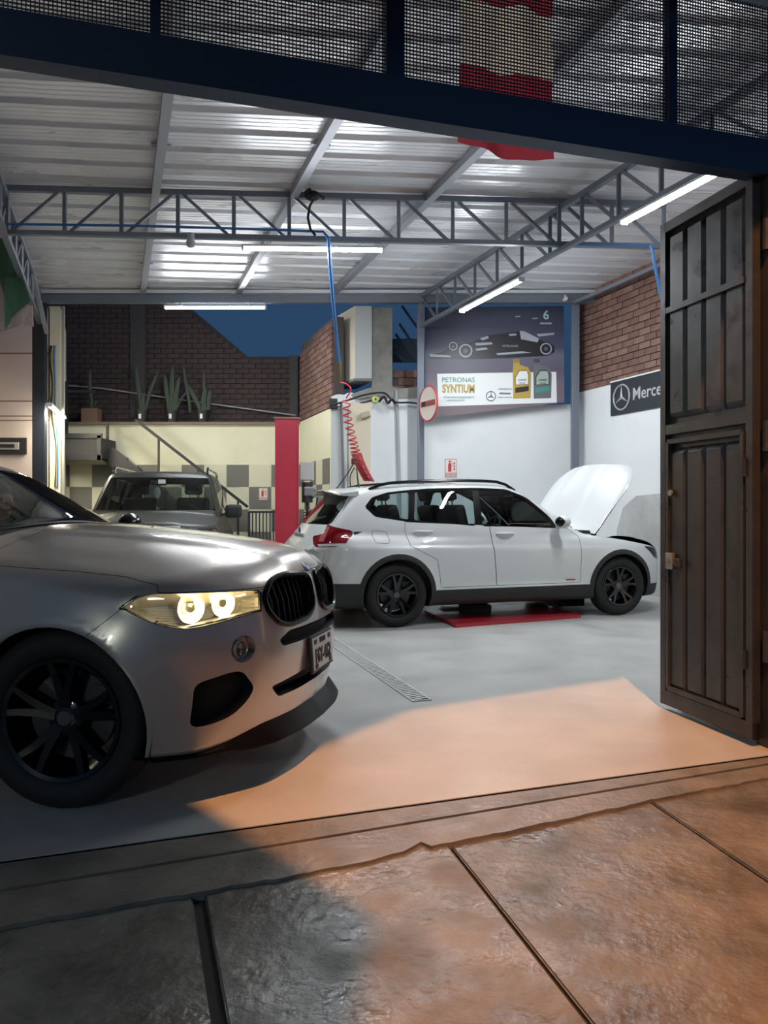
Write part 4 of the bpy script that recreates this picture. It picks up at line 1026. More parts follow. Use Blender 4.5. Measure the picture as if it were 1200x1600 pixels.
        B.panel('headlight', 'lamp_housing', mat('x1_lamp', (.5, .5, .52), .25, 1), hl, floor_at=-.09, sel=f_, gap=.001)
        rl = MB(); pts = []
        for x in np.linspace(-2.98, -1.22, 16):
            q = np.array([[x, s*.56, 1.5]])
            for _ in range(10): q[:, 2] -= F(q)*.9
            e = min(1, (x + 2.98)/.22, (-1.22 - x)/.22); pts.append((x, s*.56, q[0, 2] + .045*max(0, e)**.5 - .004))
        rl.tube(pts, .017, 8); rl.build('roof_rail', black_gloss, t)
        m = MB(); m.ball((-.845, s*.985, 1.095), 1, 16, 10, (.07, .115, .075)); m.bar((-.80, s*.80, 1.03), (-.84, s*.92, 1.05), .05, .04)
        mo = m.build('side_mirror', white, t); MB().ball((-.868, s*.985, 1.095), 1, 14, 8, (.055, .10, .062)).build('mirror_glass', black_gloss, mo)
    # bonnet, raised about its rear hinge
    h = B.panel('hood', 'hood', white, t, gap=.003, rim=.022)
    hg = Vector((-.33, 0, .97)); h.matrix_basis = Matrix.Translation(hg) @ Matrix.Rotation(R(-62), 4, 'Y') @ Matrix.Translation(-hg)
    ip = B.panel('hood', 'hood_lining', mat('lining', (.30, .31, .32), .7), h, gap=.06, rim=0, offset=-.028)
    MB().box((.58, 0, .872), (.07, .05, .01), bevel=.003).build('hood_latch', black_plastic, h)
    # engine bay
    e = MB(); e.box((.16, 0, .55), (.98, 1.36, .05)); e.box((-.36, 0, .74), (.06, 1.40, .38)); e.box((.64, 0, .66), (.05, 1.1, .16))
    for s in (-1, 1): e.box((.14, s*.60, .62), (.92, .24, .28))
    e.build('engine_bay', dark_in, t)
    g = MB(); g.box((.10, .05, .78), (.62, .50, .12), bevel=.04); g.build('engine_cover', mat('engine_cover', (.03, .03, .032), .4), t)
    for s in (-1, 1):
        m = MB(); m.lathe([(0, .03), (.05, .03), (.075, .0), (.08, -.10)], Matrix.Translation((-.12, s*.52, .82)), 18); m.build('strut_top', black_plastic, t)
    b = MB(); b.box((-.26, -.30, .80), (.18, .26, .16), bevel=.015); b.build('battery_box', black_plastic, t)
    c = MB(); c.prism([(-.43, .93), (-.30, .93), (-.32, .985), (-.42, .99)], -.72, .72, Matrix(((1, 0, 0, 0), (0, 0, 1, 0), (0, 1, 0, 0), (0, 0, 0, 1)))); c.build('cowl_panel', black_plastic, t)
    hs = MB(); hs.tube([(.38, .66, .80), (.10, .66, 1.19)], .010, 6); hs.build('hood_strut', black_plastic, t)
    # spoiler, aerial, wiper, plate, badges
    sp = MB(); n = 12; rows = []
    for i in range(n+1):
        y = -.60 + 1.2*i/n; k = (y/.6)**2
        rows += [(-3.10, y, 1.475 - .05*k), (-3.36 + .05*k, y, 1.452 - .05*k), (-3.365 + .05*k, y, 1.432 - .05*k), (-3.12, y, 1.415 - .05*k)]
    sp.add(rows, [(i*4 + j, i*4 + (j+1) % 4, (i+1)*4 + (j+1) % 4, (i+1)*4 + j) for i in range(n) for j in range(4)]); sp.add(rows[:4], [(3, 2, 1, 0)]); sp.add(rows[-4:], [(0, 1, 2, 3)])
    sp.build('spoiler', white, t)
    MB().box((-3.372, 0, 1.43), (.012, .30, .016)).build('brake_light', red_lens, t)
    MB().tube([(-2.93, -.05, 1.49), (-2.94, -.05, 1.53), (-2.96, -.05, 1.70)], [.018, .010, .006], 6).build('aerial', black_plastic, t)
    wp = MB(); wp.tube([(-3.50, .02, 1.07), (-3.47, -.25, 1.13), (-3.42, -.45, 1.16)], .008, 6); wp.build('rear_wiper', black_plastic, t)
    MB().box((-3.655, 0, .80), (.012, .34, .16), bevel=.003).build('number_plate', mat('x1_plate', (.60, .61, .58), .4), t)
    gh = MB(); gh.box((-3.612, 0, .955), (.03, .42, .04), bevel=.01); gh.build('tailgate_grip', white, t)
    em = MB().lathe([(0, .008), (.034, .008), (.04, 0)], Matrix.Translation((-3.605, 0, 1.0)) @ Matrix.Rotation(R(-90), 4, 'Y'), 20).build('emblem', mat('emblem_blue', (.02, .08, .3), .3), t)
    ink = mat('plate_ink', (.01, .01, .012), .5)
    My = Matrix(((0, 0, -1, -3.625), (-1, 0, 0, 0), (0, 1, 0, 0), (0, 0, 0, 1)))
    text('model_mark', 'X1', .05, chrome, t, Matrix.Translation((.02, .42, .90)) @ My)
    text('plate_text', 'B6Q-151', .085, ink, t, Matrix.Translation((-.038, 0, .80)) @ My, sx=.8) if False else None
    bd = MB(); bd.box((-.69, -.894, .438), (.12, .004, .014)); bd.build('sill_badge', mat('badge_red', (.35, .02, .02), .3), t)
    rimm = mat('x1_rim_black', (.010, .011, .013), .16, .6, coat=.8)
    for wx in (0, -2.76):
        for s in (-1, 1):
            liner(t, wx, s, WZ, AR, .50, .32)
            make_wheel('wheel', t, (wx, s*.765, .338), s, .338, .225, .232, rimm, 'double', 0, 5)
    MB().box((-1.4, 0, .27), (4.0, 1.0, .10)).build('underbody', dark_in, t)
    interior(t, -3.2, -.52, .74, .38, 1.0, ((-1.55, .36), (-1.55, -.36), (-2.35, .36), (-2.35, -.36)), seat_m, (-1.05, .36, .97))
    mr = MB(); mr.box((-1.0, 0, 1.36), (.03, .22, .06), bevel=.01); mr.bar((-1.0, 0, 1.39), (-.93, 0, 1.44), .015); mr.build('rear_view_mirror', black_plastic, t)
    return t
# ------------------------------------------------------------------ dark off-roader at the back
olive = mat('olive_paint', (.024, .026, .022), .42, .1, spec=.4)
def build_suv():
    F = car_field(SUV)
    B = Body(F, axis(-4.05, 1.0, [(-4.05, .06), (-1.2, .04)]), axis(-1.10, 1.10, [(-1.1, .045)]), axis(.12, 1.92, [(.12, .045)]))
    WZ, AR = SUV['wheel_z'], SUV['arch_r']; far = lambda c, n: abs(c.y) > .5
    for wx in (0, -2.79): B.cut('hole', circle(wx, WZ, AR, 32), SIDE, far)
    def bow(x, y): return x - .10*(y/.7)**2
    ws = [(bow(-.62, y), y) for y in np.linspace(-.81, .81, 11)] + [(bow(-1.06, y), y) for y in np.linspace(.68, -.68, 9)]
    B.cut('screen', ws, TOP, lambda c, n: c.z > 1.1 and n.z > .2)
    B.cut('rear_screen', rpoly([(-.68, 1.22), (.68, 1.22), (.62, 1.66), (-.62, 1.66)], .06), FRONT, lambda c, n: c.x < -3.4)
    for k, P in (('glass_front', [(-.90, 1.16), (-1.22, 1.62), (-1.80, 1.68), (-1.80, 1.16)]), ('glass_rear', [(-1.88, 1.16), (-1.88, 1.68), (-2.70, 1.68), (-2.74, 1.16)]), ('glass_quarter', [(-2.82, 1.2), (-2.8, 1.67), (-3.55, 1.64), (-3.62, 1.2)])):
        B.cut(k, rpoly(P, .04), SIDE, lambda c, n: abs(c.y) > .5)
    B.cut('hood', [(-.45, 1.04), (.86, 1.02), (.86, 1.4), (-.45, 1.4)], SIDE, lambda c, n: c.x > -.48, ['shell'])
    for s in (-1, 1):
        A = (Vector((sin(R(40)), -s*cos(R(40)), 0)), Vector((0, 0, 1))); u = lambda x, y: x*sin(R(40)) + y*cos(R(40))
        P = [(u(x, y), z) for x, y, z in ((.40, -.92, .99), (.80, -.62, 1.0), (.85, -.50, .97), (.84, -.52, .82), (.70, -.80, .80), (.50, -.92, .86))]
        B.cut('headlight', rpoly(P, .03), A, lambda c, n, s=s: c.y*s > .2 and c.x > .1, ['shell', 'hood'])
    B.cut('grille', rpoly([(-.46, .76), (.46, .76), (.48, 1.0), (-.48, 1.0)], .04), FRONT, lambda c, n: c.x > .4, ['shell'])
    B.cut('low_intake', rpoly([(-.6, .42), (.6, .42), (.55, .62), (-.55, .62)], .04), FRONT, lambda c, n: c.x > .4, ['shell'])
    B.cut('door_front', [(-.62, .40), (-.70, 1.12), (-.86, 1.14), (-1.18, 1.66), (-1.84, 1.72), (-1.84, .40)], SIDE, far, ['shell'])
    B.cut('door_rear', [(-1.84, .40), (-1.84, 1.72), (-2.74, 1.72), (-2.78, 1.1), (-2.55, .85), (-2.35, .40)], SIDE, far, ['shell'])
    B.extract(); px, py, a = POSE0
    t = thing('dark_car', 'dark olive off-roader parked facing forward in front of the checkered wall', 'car', (px, py, 0), R(a))
    B.panel('shell', 'body', olive, t, gap=.001); B.panel('hood', 'hood', olive, t)
    B.panel('screen', 'windshield', glass('suv_glass', (.55, .62, .60), 1.0), t, rim=0); B.panel('rear_screen', 'rear_window', MATS['suv_glass'], t, rim=0)
    B.panel('low_intake', 'lower_intake', mesh_black, t, gap=0, floor_at=-.04)
    g = B.panel('grille', 'grille', mesh_black, t, gap=0, floor_at=-.04)
    for k in range(4): MB().bar((.862, -.45, .80 + .05*k), (.862, .45, .80 + .05*k), .02, .014).build('grille_bar', chrome, g)
    MB().bar((.86, -.5, 1.02), (.86, .5, 1.02), .03, .03).build('chrome_strip', chrome, t)
    for s in (-1, 1):
        f_ = lambda c, s=s: c[1]*s > 0
        for dn, gn in (('door_front', 'glass_front'), ('door_rear', 'glass_rear')):
            d = B.panel(dn, 'door', olive, t, gap=.003, sel=f_); B.panel(gn, 'side_window', MATS['suv_glass'], d, rim=0, sel=f_)
        B.panel('glass_quarter', 'quarter_window', MATS['suv_glass'], t, rim=0, sel=f_)
        hl = B.panel('headlight', 'headlight', lamp_glass, t, gap=.003, rim=0, sel=f_)
        B.panel('headlight', 'lamp_housing', mat('suv_lamp', (.75, .78, .76), .2, 1), hl, floor_at=-.07, sel=f_)
        m = MB(); m.box((-.70, s*1.06, 1.20), (.12, .23, .19), bevel=.05); m.bar((-.68, s*.88, 1.15), (-.70, s*.98, 1.16), .05, .04); m.build('side_mirror', black_plastic, t)
        rl = MB(); rl.tube([(-1.25, s*.66, 1.755), (-1.4, s*.66, 1.83), (-3.3, s*.66, 1.84), (-3.5, s*.66, 1.77)], .02, 8); rl.build('roof_rail', chrome, t)
        for wx in (0, -2.79):
            liner(t, wx, s, WZ, AR, .55, .32); make_wheel('wheel', t, (wx, s*.79, .385), s, .385, .25, .235, mat('suv_rim', (.4, .4, .42), .3, .9), 'single', 0, 6)
    MB().box((-1.4, 0, .33), (4.2, 1.1, .10)).build('underbody', dark_in, t)
    interior(t, -3.6, -.75, .80, .5, 1.12, ((-1.55, .40), (-1.55, -.40)), seat_m, (-1.15, .40, 1.12))
    mr = MB(); mr.box((-1.0, 0, 1.60), (.03, .22, .07), bevel=.01); mr.build('rear_view_mirror', black_plastic, t)
    tg = MB(); tg.box((-.98, .05, 1.62), (.005, .10, .06)); tg.build('windshield_sticker', mat('sticker_white', (.7, .7, .7), .5), t)
    tg = MB(); tg.ball((-1.02, -.02, 1.46), 1, 8, 6, (.02, .05, .09)); tg.build('hanging_ornament', MATS['sticker_white'], t)
    return t
# ------------------------------------------------------------------ LED battens (each lamp carries its own light)
tube_glow = mat('led_glow', (1, 1, 1), .5, emit=(.93, .97, 1.0), estr=TUBE)
warm_glow = mat('led_glow_warm', (1, 1, 1), .5, emit=(1.0, .93, .72), estr=TUBE*.9)
case_m = mat('batten_case', (.62, .66, .68), .4)
def batten(a, b, label, glow=tube_glow, w_=.085):
    a, b = Vector(a), Vector(b); c = (a + b)/2; d = b - a; L = d.length
    t = thing('strip_light', label, 'lamp', c, 0, 'LED strip lights under the roof'); M = d.to_track_quat('X', 'Z').to_matrix(); t.rotation_euler = M.to_euler()
    MB().box((0, 0, .030), (L, w_, .028), bevel=.006).build('lamp_housing', case_m, t)
    df = MB(); n = 8; pr = [(.5*w_*.9*cos(pi*i/n), -.028*sin(pi*i/n) + .016) for i in range(n+1)]
    df.prism([(y, z) for y, z in pr][::-1], -L/2 + .03, L/2 - .03, Matrix(((0, 0, 1, 0), (1, 0, 0, 0), (0, 1, 0, 0), (0, 0, 0, 1)))); df.build('diffuser', glow, t)
    for s in (-1, 1):
        MB().box((s*(L/2 - .012), 0, .014), (.026, w_*1.02, .058), bevel=.005).build('end_cap', case_m, t)
        MB().bar((s*L*.33, 0, .04), (s*L*.33, 0, .09), .012).build('hanger', case_m, t)
    return t
batten(at(378, 389, 8.16), at(600, 392, 8.26), 'bright strip light under the middle of the cross truss')
batten(at(257, 481.5, 11.85), at(416, 481.5, 11.85), 'strip light hanging at the back eave above the brick wall')
p0 = RT(10.75); p1 = RT(9.25)
batten((p0.x + .03, p0.y, 4.035), (p1.x + .03, p1.y, 4.035), 'strip light under the side truss left of the racing poster')
p0 = RT(7.45); p1 = RT(5.95)
batten((p0.x - .01, p0.y, 4.05), (p1.x - .01, p1.y, 4.05), 'nearest strip light, under the side truss beside the folding gate')
batten(at(77, 634, 11.2), at(99, 653, 13.0), 'short glaring strip light on the left post above the stair landing', warm_glow)
# sensor hanging from the truss, camera on the eave
t = thing('sensor', 'small grey dome sensor hanging below the cross truss at left', 'sensor', at(298, 380, 8.1))
MB().ball((0, 0, 0), .05, 14, 8).build('dome', mat('sensor_grey', (.35, .36, .38), .3), t); MB().tube([(0, 0, .02), (0, 0, .10)], .04, 12).build('base', MATS['sensor_grey'], t)
t = thing('security_camera', 'tiny white security camera on the eave beside the corner post', 'camera', at(883, 467, 11.85))
MB().tube([(0, -.06, -.01), (0, .05, 0)], .03, 12).build('camera_body', case_m, t); MB().bar((0, 0, 0), (0, 0, .06), .02).build('bracket', case_m, t)
# ------------------------------------------------------------------ hoses
blue = mat('blue_hose', (.03, .16, .42), .4); red_h = mat('red_hose', (.45, .02, .03), .35, coat=.4)
t = thing('air_hose', 'blue air hose hanging from the cross truss', 'hose', (0, 0, 0))
pts = [at(-2, 350, 8.05), at(200, 352.5, 8.1), at(400, 358, 8.18), at(505, 362, 8.18), at(513, 372, 8.07), at(516, 420, 8.1), at(521, 480, 8.3), at(527, 540, 8.6), at(530, 566, 8.8)]
MB().tube(pts, [.014]*4 + [.021]*5, 8).build('hose', blue, t)
MB().tube([at(530, 566, 8.8), at(531, 580, 8.85), at(530, 598, 8.9)], [.03, .018, .012], 8).build('hose_fitting', mat('brass', (.25, .2, .1), .35, .9), t)
t = thing('coiled_hose', 'red coiled air hose hanging over the tail of the white car', 'hose', (0, 0, 0))
ctrl = [at(532, 598, 8.9), at(541, 600, 8.9), at(548, 609, 8.9), at(541, 622, 8.95), at(541, 640, 9.0), at(546, 668, 9.1), at(553, 695, 9.25), at(560, 718, 9.35), at(568, 736, 9.45), at(577, 752, 9.55)]
def spline(P, n):
    out = []
    for i in range(len(P) - 1):
        p0, p1, p2, p3 = P[max(i-1, 0)], P[i], P[i+1], P[min(i+2, len(P)-1)]
        for k in range(n):
            q = k/n; out.append(.5*((2*p1) + (p2 - p0)*q + (2*p0 - 5*p1 + 4*p2 - p3)*q*q + (3*p1 - p0 - 3*p2 + p3)*q**3))
    return out + [P[-1]]
MB().tube(spline(ctrl[:4], 8), .009, 8).build('hose', red_h, t)
ax_c = spline(ctrl[3:], 10); cum = [0]
for a, b in zip(ax_c, ax_c[1:]): cum.append(cum[-1] + (b - a).length)
T_ = cum[-1]; N_ = 900; pts = []; phase = 0; s_ = 0
for i in range(N_):
    s_ = T_*i/N_; q = s_/T_
    pitch = .085 if q < .48 else (.055 if q < .62 else .022)
    phase += 2*pi*(T_/N_)/pitch
    k = max(j for j in range(len(cum)) if cum[j] <= s_ + 1e-9); k = min(k, len(ax_c) - 2); f_ = (s_ - cum[k])/max(1e-6, cum[k+1] - cum[k])
    c = ax_c[k].lerp(ax_c[k+1], f_); r = .050 if q < .6 else .062
    pts.append(c + Vector((cos(phase)*r, sin(phase)*r, 0)))
MB().tube(pts, .0085, 6).build('coil', red_h, t)
tag(MB().tube([at(1016, 384, 8.45), at(1019, 392, 8.45), at(1024, 420, 8.5), at(1031, 452, 8.55), at(1036, 475, 8.6), at(1040, 520, 8.6)], .02, 8).build('air_hose', blue), 'short bright blue hose hanging behind the top of the gate', 'hose')
tag(MB().tube([at(870, 383, 8.38), at(950, 382, 8.42), at(1016, 384, 8.45)], .012, 6).build('air_pipe', blue), 'thin blue air line along the right end of the cross truss', 'pipe')
# ------------------------------------------------------------------ flags
def cloth(nx, ny, fn): 
    vs = [fn(i/nx, j/ny) for j in range(ny+1) for i in range(nx+1)]
    return vs, [(j*(nx+1)+i, j*(nx+1)+i+1, (j+1)*(nx+1)+i+1, (j+1)*(nx+1)+i) for j in range(ny) for i in range(nx)]
fl_t = thing('flag', 'red and white flag hanging behind the mesh and below the front beam', 'flag', FB(.62) + Vector((0, .25, 0)), th)
def cloth_mat(name, c, tr=.5):
    m = mat(name, c, .85); nt = m.node_tree; N = nt.nodes; q = N.new('ShaderNodeBsdfTranslucent'); q.inputs[0].default_value = (*c, 1); mx = N.new('ShaderNodeMixShader'); mx.inputs[0].default_value = tr
    nt.links.new(N['Principled BSDF'].outputs[0], mx.inputs[1]); nt.links.new(q.outputs[0], mx.inputs[2]); nt.links.new(mx.outputs[0], N['Material Output'].inputs[0]); return m
cr = cloth_mat('flag_red', (.40, .05, .07)); cw_ = cloth_mat('flag_white', (.80, .70, .56), .6)
zt = [3.93, 3.60, 3.235, 2.88]
FZ = lambda z: z
def piece(name, z1, z0, m, hem=0):
    def fn(u, v):
        x = -.26 + .52*u; z = z1 + (z0 - z1)*v - (hem*sin(pi*u)*.03 + hem*.03*u)*v
        return (x + .006*sin(z*20), .018*sin(u*9 + z*3) + .01*sin(u*17), z)
    vs, fs = cloth(24, 10, fn); vs2 = [(x, y + .004, z) for x, y, z in vs]
    m_ = MB(); m_.add(vs, fs, True); m_.build(name, m, fl_t)
piece('flag_stripe_red', 4.35, 3.79, cr); piece('flag_stripe_white', 3.79, 3.45, cw_); piece('flag_stripe_red', 3.45, 3.07, cr, 1)
MB().tube([(-.30, 0, 4.36), (.30, 0, 4.36)], .012, 8).build('flag_rod', raf, fl_t)
gr = mat('flag_green', (.03, .085, .05), .85, bump=.1, bscale=60); wt = mat('flag_pale', (.34, .28, .27), .85)
t = thing('hanging_banner', 'green and pale cloth banner hanging at the far left under the roof', 'banner', at(0, 450, 9.5))
def tri(P, m, nm):
    q = MB(); P = [at(x, y, Y) - t.location for x, y, Y in P]; n = len(P); off = Vector((0, .012, 0))
    q.add(P + [p + off for p in P], [tuple(range(n)), tuple(range(2*n-1, n-1, -1))] + [(i, n+i, n+(i+1) % n, (i+1) % n) for i in range(n)]); q.build(nm, m, t)
tri([(-20, 375, 9.5), (4, 372, 9.5), (14, 398, 9.5), (30, 420, 9.55), (48, 470, 9.6), (28, 486, 9.58), (18, 497, 9.56), (8, 516, 9.5), (6, 460, 9.5)], gr, 'green_cloth')
tri([(-20, 380, 9.62), (8, 380, 9.62), (30, 470, 9.62), (50, 478, 9.66), (52, 510, 9.68), (35, 507, 9.66), (10, 516, 9.62), (-20, 520, 9.62)], wt, 'pale_cloth')
MB().bar(at(-15, 372, 9.5) - t.location, at(20, 372, 9.6) - t.location, .02).build('banner_rod', raf, t)
tag(MB().bar(at(37, 372, 10.2), at(73, 520, 11.9), .06, .05).build('knee_brace', raf), 'pale diagonal brace running down to the dark left post', 'brace')
# ------------------------------------------------------------------ poster and wall signs
YB = 12.16
def W2(px, py, Y=YB): return ((px - 600)/FPX*Y, HEYE + (HORIZON - py)/FPX*Y)
po = thing('poster', 'large racing-car oil poster on the back wall beside the corner post', 'poster', (0, YB, 0))
def grad_mat(name, stops, z0, z1):
    m = mat(name, (1, 1, 1), .45); nt = m.node_tree; N = nt.nodes; tc = N.new('ShaderNodeTexCoord'); s = N.new('ShaderNodeSeparateXYZ'); mr = N.new('ShaderNodeMapRange'); cr = N.new('ShaderNodeValToRGB')
    mr.inputs['From Min'].default_value = z0; mr.inputs['From Max'].default_value = z1
    nt.links.new(tc.outputs['Object'], s.inputs[0]); nt.links.new(s.outputs[2], mr.inputs[0]); nt.links.new(mr.outputs[0], cr.inputs[0]); nt.links.new(cr.outputs[0], N['Principled BSDF'].inputs['Base Color'])
    e = cr.color_ramp.elements
    while len(e) < len(stops): e.new(.5)
    for i, (p, c) in enumerate(stops): e[i].position = p; e[i].color = (*c, 1)
    return m
P = [W2(x, y) for x, y in ((664, 480), (881, 478), (882, 628), (735, 646), (665, 653))]
z0_, z1_ = W2(0, 653)[1], W2(0, 478)[1]
pm_ = grad_mat('poster_print', [(0, (.17, .13, .14)), (.30, (.16, .12, .16)), (.42, (.10, .085, .13)), (.56, (.12, .12, .17)), (.60, (.09, .09, .13)), (.63, (.05, .055, .10)), (1, (.028, .032, .062))], z0_, z1_)
MB().prism(P, .004, .016, MX).build('poster_sheet', pm_, po)
def flat(name, pts, m, lay=1, Y=YB, par=None): return MB().prism([W2(x, y) for x, y in pts], -.0015*lay, .004, MX).build(name, m, par or po)
pk = mat('print_black', (.006, .006, .010), .4); sv_ = mat('print_silver', (.34, .36, .42), .4); wh_ = mat('print_white', (.72, .75, .75), .4)
gy = mat('print_grey', (.09, .09, .11), .4); gold = mat('print_gold', (.42, .30, .05), .4); teal = mat('print_teal', (.05, .25, .22), .4)
flat('track_line', [(668, 541), (881, 539), (881, 542), (668, 544)], sv_, 1) if False else None
flat('racing_car_body', [(669, 556), (690, 550), (703, 541), (730, 536), (752, 529), (762, 524), (790, 521), (800, 519), (812, 517), (846, 532), (866, 540), (866, 551), (850, 556), (800, 559), (740, 561), (700, 560), (672, 560)], pk, 1)
for (cx, cy, r) in ((727.5, 548, 12.5), (853, 545, 11), (708, 541, 8)):
    flat('racing_tyre', circle(cx, cy, r, 20), pk, 2)
    q = MB(); o_, i_ = [W2(x, y) for x, y in circle(cx, cy, r*.84, 24)], [W2(x, y) for x, y in circle(cx, cy, r*.66, 24)]
    q.add([(x, -.006, z) for x, z in o_ + i_], [(k, (k+1) % 24, 24 + (k+1) % 24, 24 + k) for k in range(24)]); q.build('wheel_ring', sv_, po)
    flat('wheel_hub', circle(cx, cy, r*.3, 12), gy, 3)
for P_l in ([(812, 517), (820, 518), (842, 529), (840, 535), (814, 530)], [(742, 536), (768, 535), (770, 538), (744, 540)], [(775, 552), (815, 549), (830, 551), (778, 555)], [(795, 522), (806, 521), (807, 524), (796, 525)], [(750, 529), (762, 525), (764, 528), (754, 532)], [(671, 553), (704, 556), (704, 558), (672, 558)], [(838, 522), (866, 520), (866, 523), (842, 526)], [(743, 545), (760, 543), (762, 546), (744, 548)], [(805, 494), (813, 493.5), (813, 495), (805, 495.5)], [(832, 497), (840, 496.5), (840, 498), (832, 498.5)]):
    flat('silver_stripe', P_l, sv_, 3)
tm = lambda px, py, lay=.010: Matrix.Translation((W2(px, py)[0], -lay, W2(px, py)[1])) @ Matrix.Rotation(pi/2, 4, 'X')
text('sponsor_text', 'PETRONAS', .052, sv_, po, tm(797, 541, .012), .001)
text('corner_mark', '6', .20, mat('print_pale_teal', (.35, .5, .52), .4), po, tm(853, 493), .001, bold=.004); flat('corner_line', [(844, 504), (862, 504), (862, 506.5), (844, 506.5)], sv_, 2)
flat('white_panel', [(683, 584), (869, 581), (870, 629), (685, 635)], wh_, 1)
text('poster_text', 'PETRONAS', .108, mat('print_green', (.10, .30, .22), .4), po, tm(716, 594), .001, bold=.001)
text('poster_text', 'SYNTIUM', .185, gold, po, tm(716.5, 608), .001, sx=.68, bold=.006)
text('poster_text', 'TECNOLOGÍA DE ENFRIAMIENTO', .040, teal, po, tm(717, 621), .001, sx=.82)
text('poster_text', 'ACEITE DE MOTOR', .040, teal, po, tm(712, 626), .001, sx=.82)
text('poster_text', 'MERCEDES-AMG', .030, gy, po, tm(789, 608), .001); text('poster_text', 'PETRONAS', .036, pk, po, tm(789, 615), .001, bold=.001); text('poster_text', 'FORMULA ONE TEAM', .024, gy, po, tm(789, 621), .001)
def star(px, py, r, m, par, M=None, z=.004):
    M = M or (Matrix.Translation((W2(px, py)[0], -.012, W2(px, py)[1])) @ Matrix.Rotation(pi/2, 4, 'X'))
    q = MB(); q.tube([M @ Vector((r*cos(a), r*sin(a), 0)) for a in [2*pi*i/36 for i in range(36)]], r*.07, 6, closed=True)
    q.build('star_ring', m, par)
    for k in range(3):
        a = pi/2 + 2*pi*k/3; q = MB()
        q.add([M @ Vector(v) for v in ((0, 0, r*.12), (r*.13*cos(a + pi/3), r*.13*sin(a + pi/3), 0), (r*.96*cos(a), r*.96*sin(a), r*.02), (r*.13*cos(a - pi/3), r*.13*sin(a - pi/3), 0))], [(0, 1, 2), (0, 2, 3), (1, 3, 2), (0, 3, 1)]); q.build('star_arm', m, par)
star(767, 619, .075, gy, po)
for bx, cA, cB in ((801, gold, mat('bottle_gold_dark', (.28, .19, .03), .4)), (833, mat('bottle_grey', (.12, .13, .14), .4), mat('bottle_grey_dark', (.05, .055, .06), .4))):
    flat('bottle_print', [(bx+1, 623), (bx, 580), (bx+1, 572), (bx+1, 562), (bx+10, 562), (bx+11, 570), (bx+24, 574), (bx+29, 584), (bx+28, 622)], cA, 3)
    flat('bottle_handle', [(bx+3, 589), (bx+10, 578), (bx+20, 577), (bx+26, 583), (bx+26, 602), (bx+3, 602)], cB, 4)
    flat('bottle_label', [(bx+5, 590), (bx+11, 580), (bx+22, 580), (bx+24, 586), (bx+24, 600), (bx+5, 601)], wh_ if bx == 801 else mat('label_grey', (.35, .42, .38), .4), 5)
    flat('bottle_band', [(bx+4, 606), (bx+25, 603), (bx+25, 611), (bx+4, 614)], pk if bx == 801 else teal, 5); flat('bottle_cap', [(bx+1, 561), (bx+10, 561), (bx+10, 567), (bx+1, 567)], cB, 4)
    text('label_text', 'SYNTIUM', .04, pk, po, tm(bx+14.5, 594, .016), .001, sx=.8); text('label_text', '5W-30', .035, pk, po, tm(bx+14.5, 599, .016), .001, sx=.9)
# extinguisher signs
signred = mat('sign_red', (.50, .04, .035), .5)
def ext_sign(x, Y, z, w_, h_, label):
    t = thing('extinguisher_sign', label, 'sign', (x, Y, z))
    MB().box((0, 0, 0), (w_, .006, h_)).build('sign_board', mat('sign_white', (.72, .72, .68), .5), t)
    fr = MB(); e = .006*w_/.2
    for s in (-1, 1): fr.box((s*(w_/2 - e*2), -.005, 0), (e, .003, h_ - 3*e)); 
    for z_ in (h_/2 - 2*e, -h_/2 + 2*e, -h_*.27): fr.box((0, -.005, z_), (w_ - 3*e, .003, e))
    fr.build('red_border', signred, t)
    b = MB(); b.prism([(-w_*.22, -h_*.20), (-w_*.22, h_*.18), (-w_*.16, h_*.26), (-w_*.02, h_*.26), (w_*.04, h_*.18), (w_*.04, -h_*.20)], -.008, -.003, MX); b.build('extinguisher_shape', signred, t)
    n = MB(); n.bar((-w_*.09, -.006, h_*.28), (-w_*.09, -.006, h_*.36), w_*.10, .003); n.bar((-w_*.2, -.006, h_*.35), (w_*.02, -.006, h_*.37), .004, h_*.04); n.tube([(-w_*.0, -.006, h_*.34), (w_*.12, -.006, h_*.26), (w_*.10, -.006, h_*.10)], .004, 5); n.build('nozzle', signred, t)
    for k in range(3):
        MB().prism([(w_*.20, h_*(.26 - .15*k)), (w_*.33, h_*(.30 - .15*k)), (w_*.30, h_*(.20 - .15*k)), (w_*.36, h_*(.20 - .15*k)), (w_*.22, h_*(.17 - .15*k))], -.008, -.003, MX).build('flame', signred, t)
    text('sign_text', 'EXTINTOR', w_*.19, signred, t, Matrix.Translation((0, -.006, -h_*.37)) @ Matrix.Rotation(pi/2, 4, 'X'), .001, bold=.001)
    return t
p = at(704.5, 731, 12.34); ext_sign(p.x, 12.342, p.z, .205, .31, 'red and white extinguisher sign on the white wall above the white car')
p = at(411.5, 772, 14.48); ext_sign(p.x, 14.478, p.z, .17, .235, 'small red and white sign on a grey square of the checkered wall')
# dark banner with a star on the right wall
wa = math.atan2(RD.y, RD.x)
q0 = A0 + RD*.88; zc_ = 2.90
mb_ = thing('wall_banner', 'dark banner with a silver star and name on the right white wall', 'banner', Vector((q0.x, q0.y, 2.895)) + rn*.02, wa)
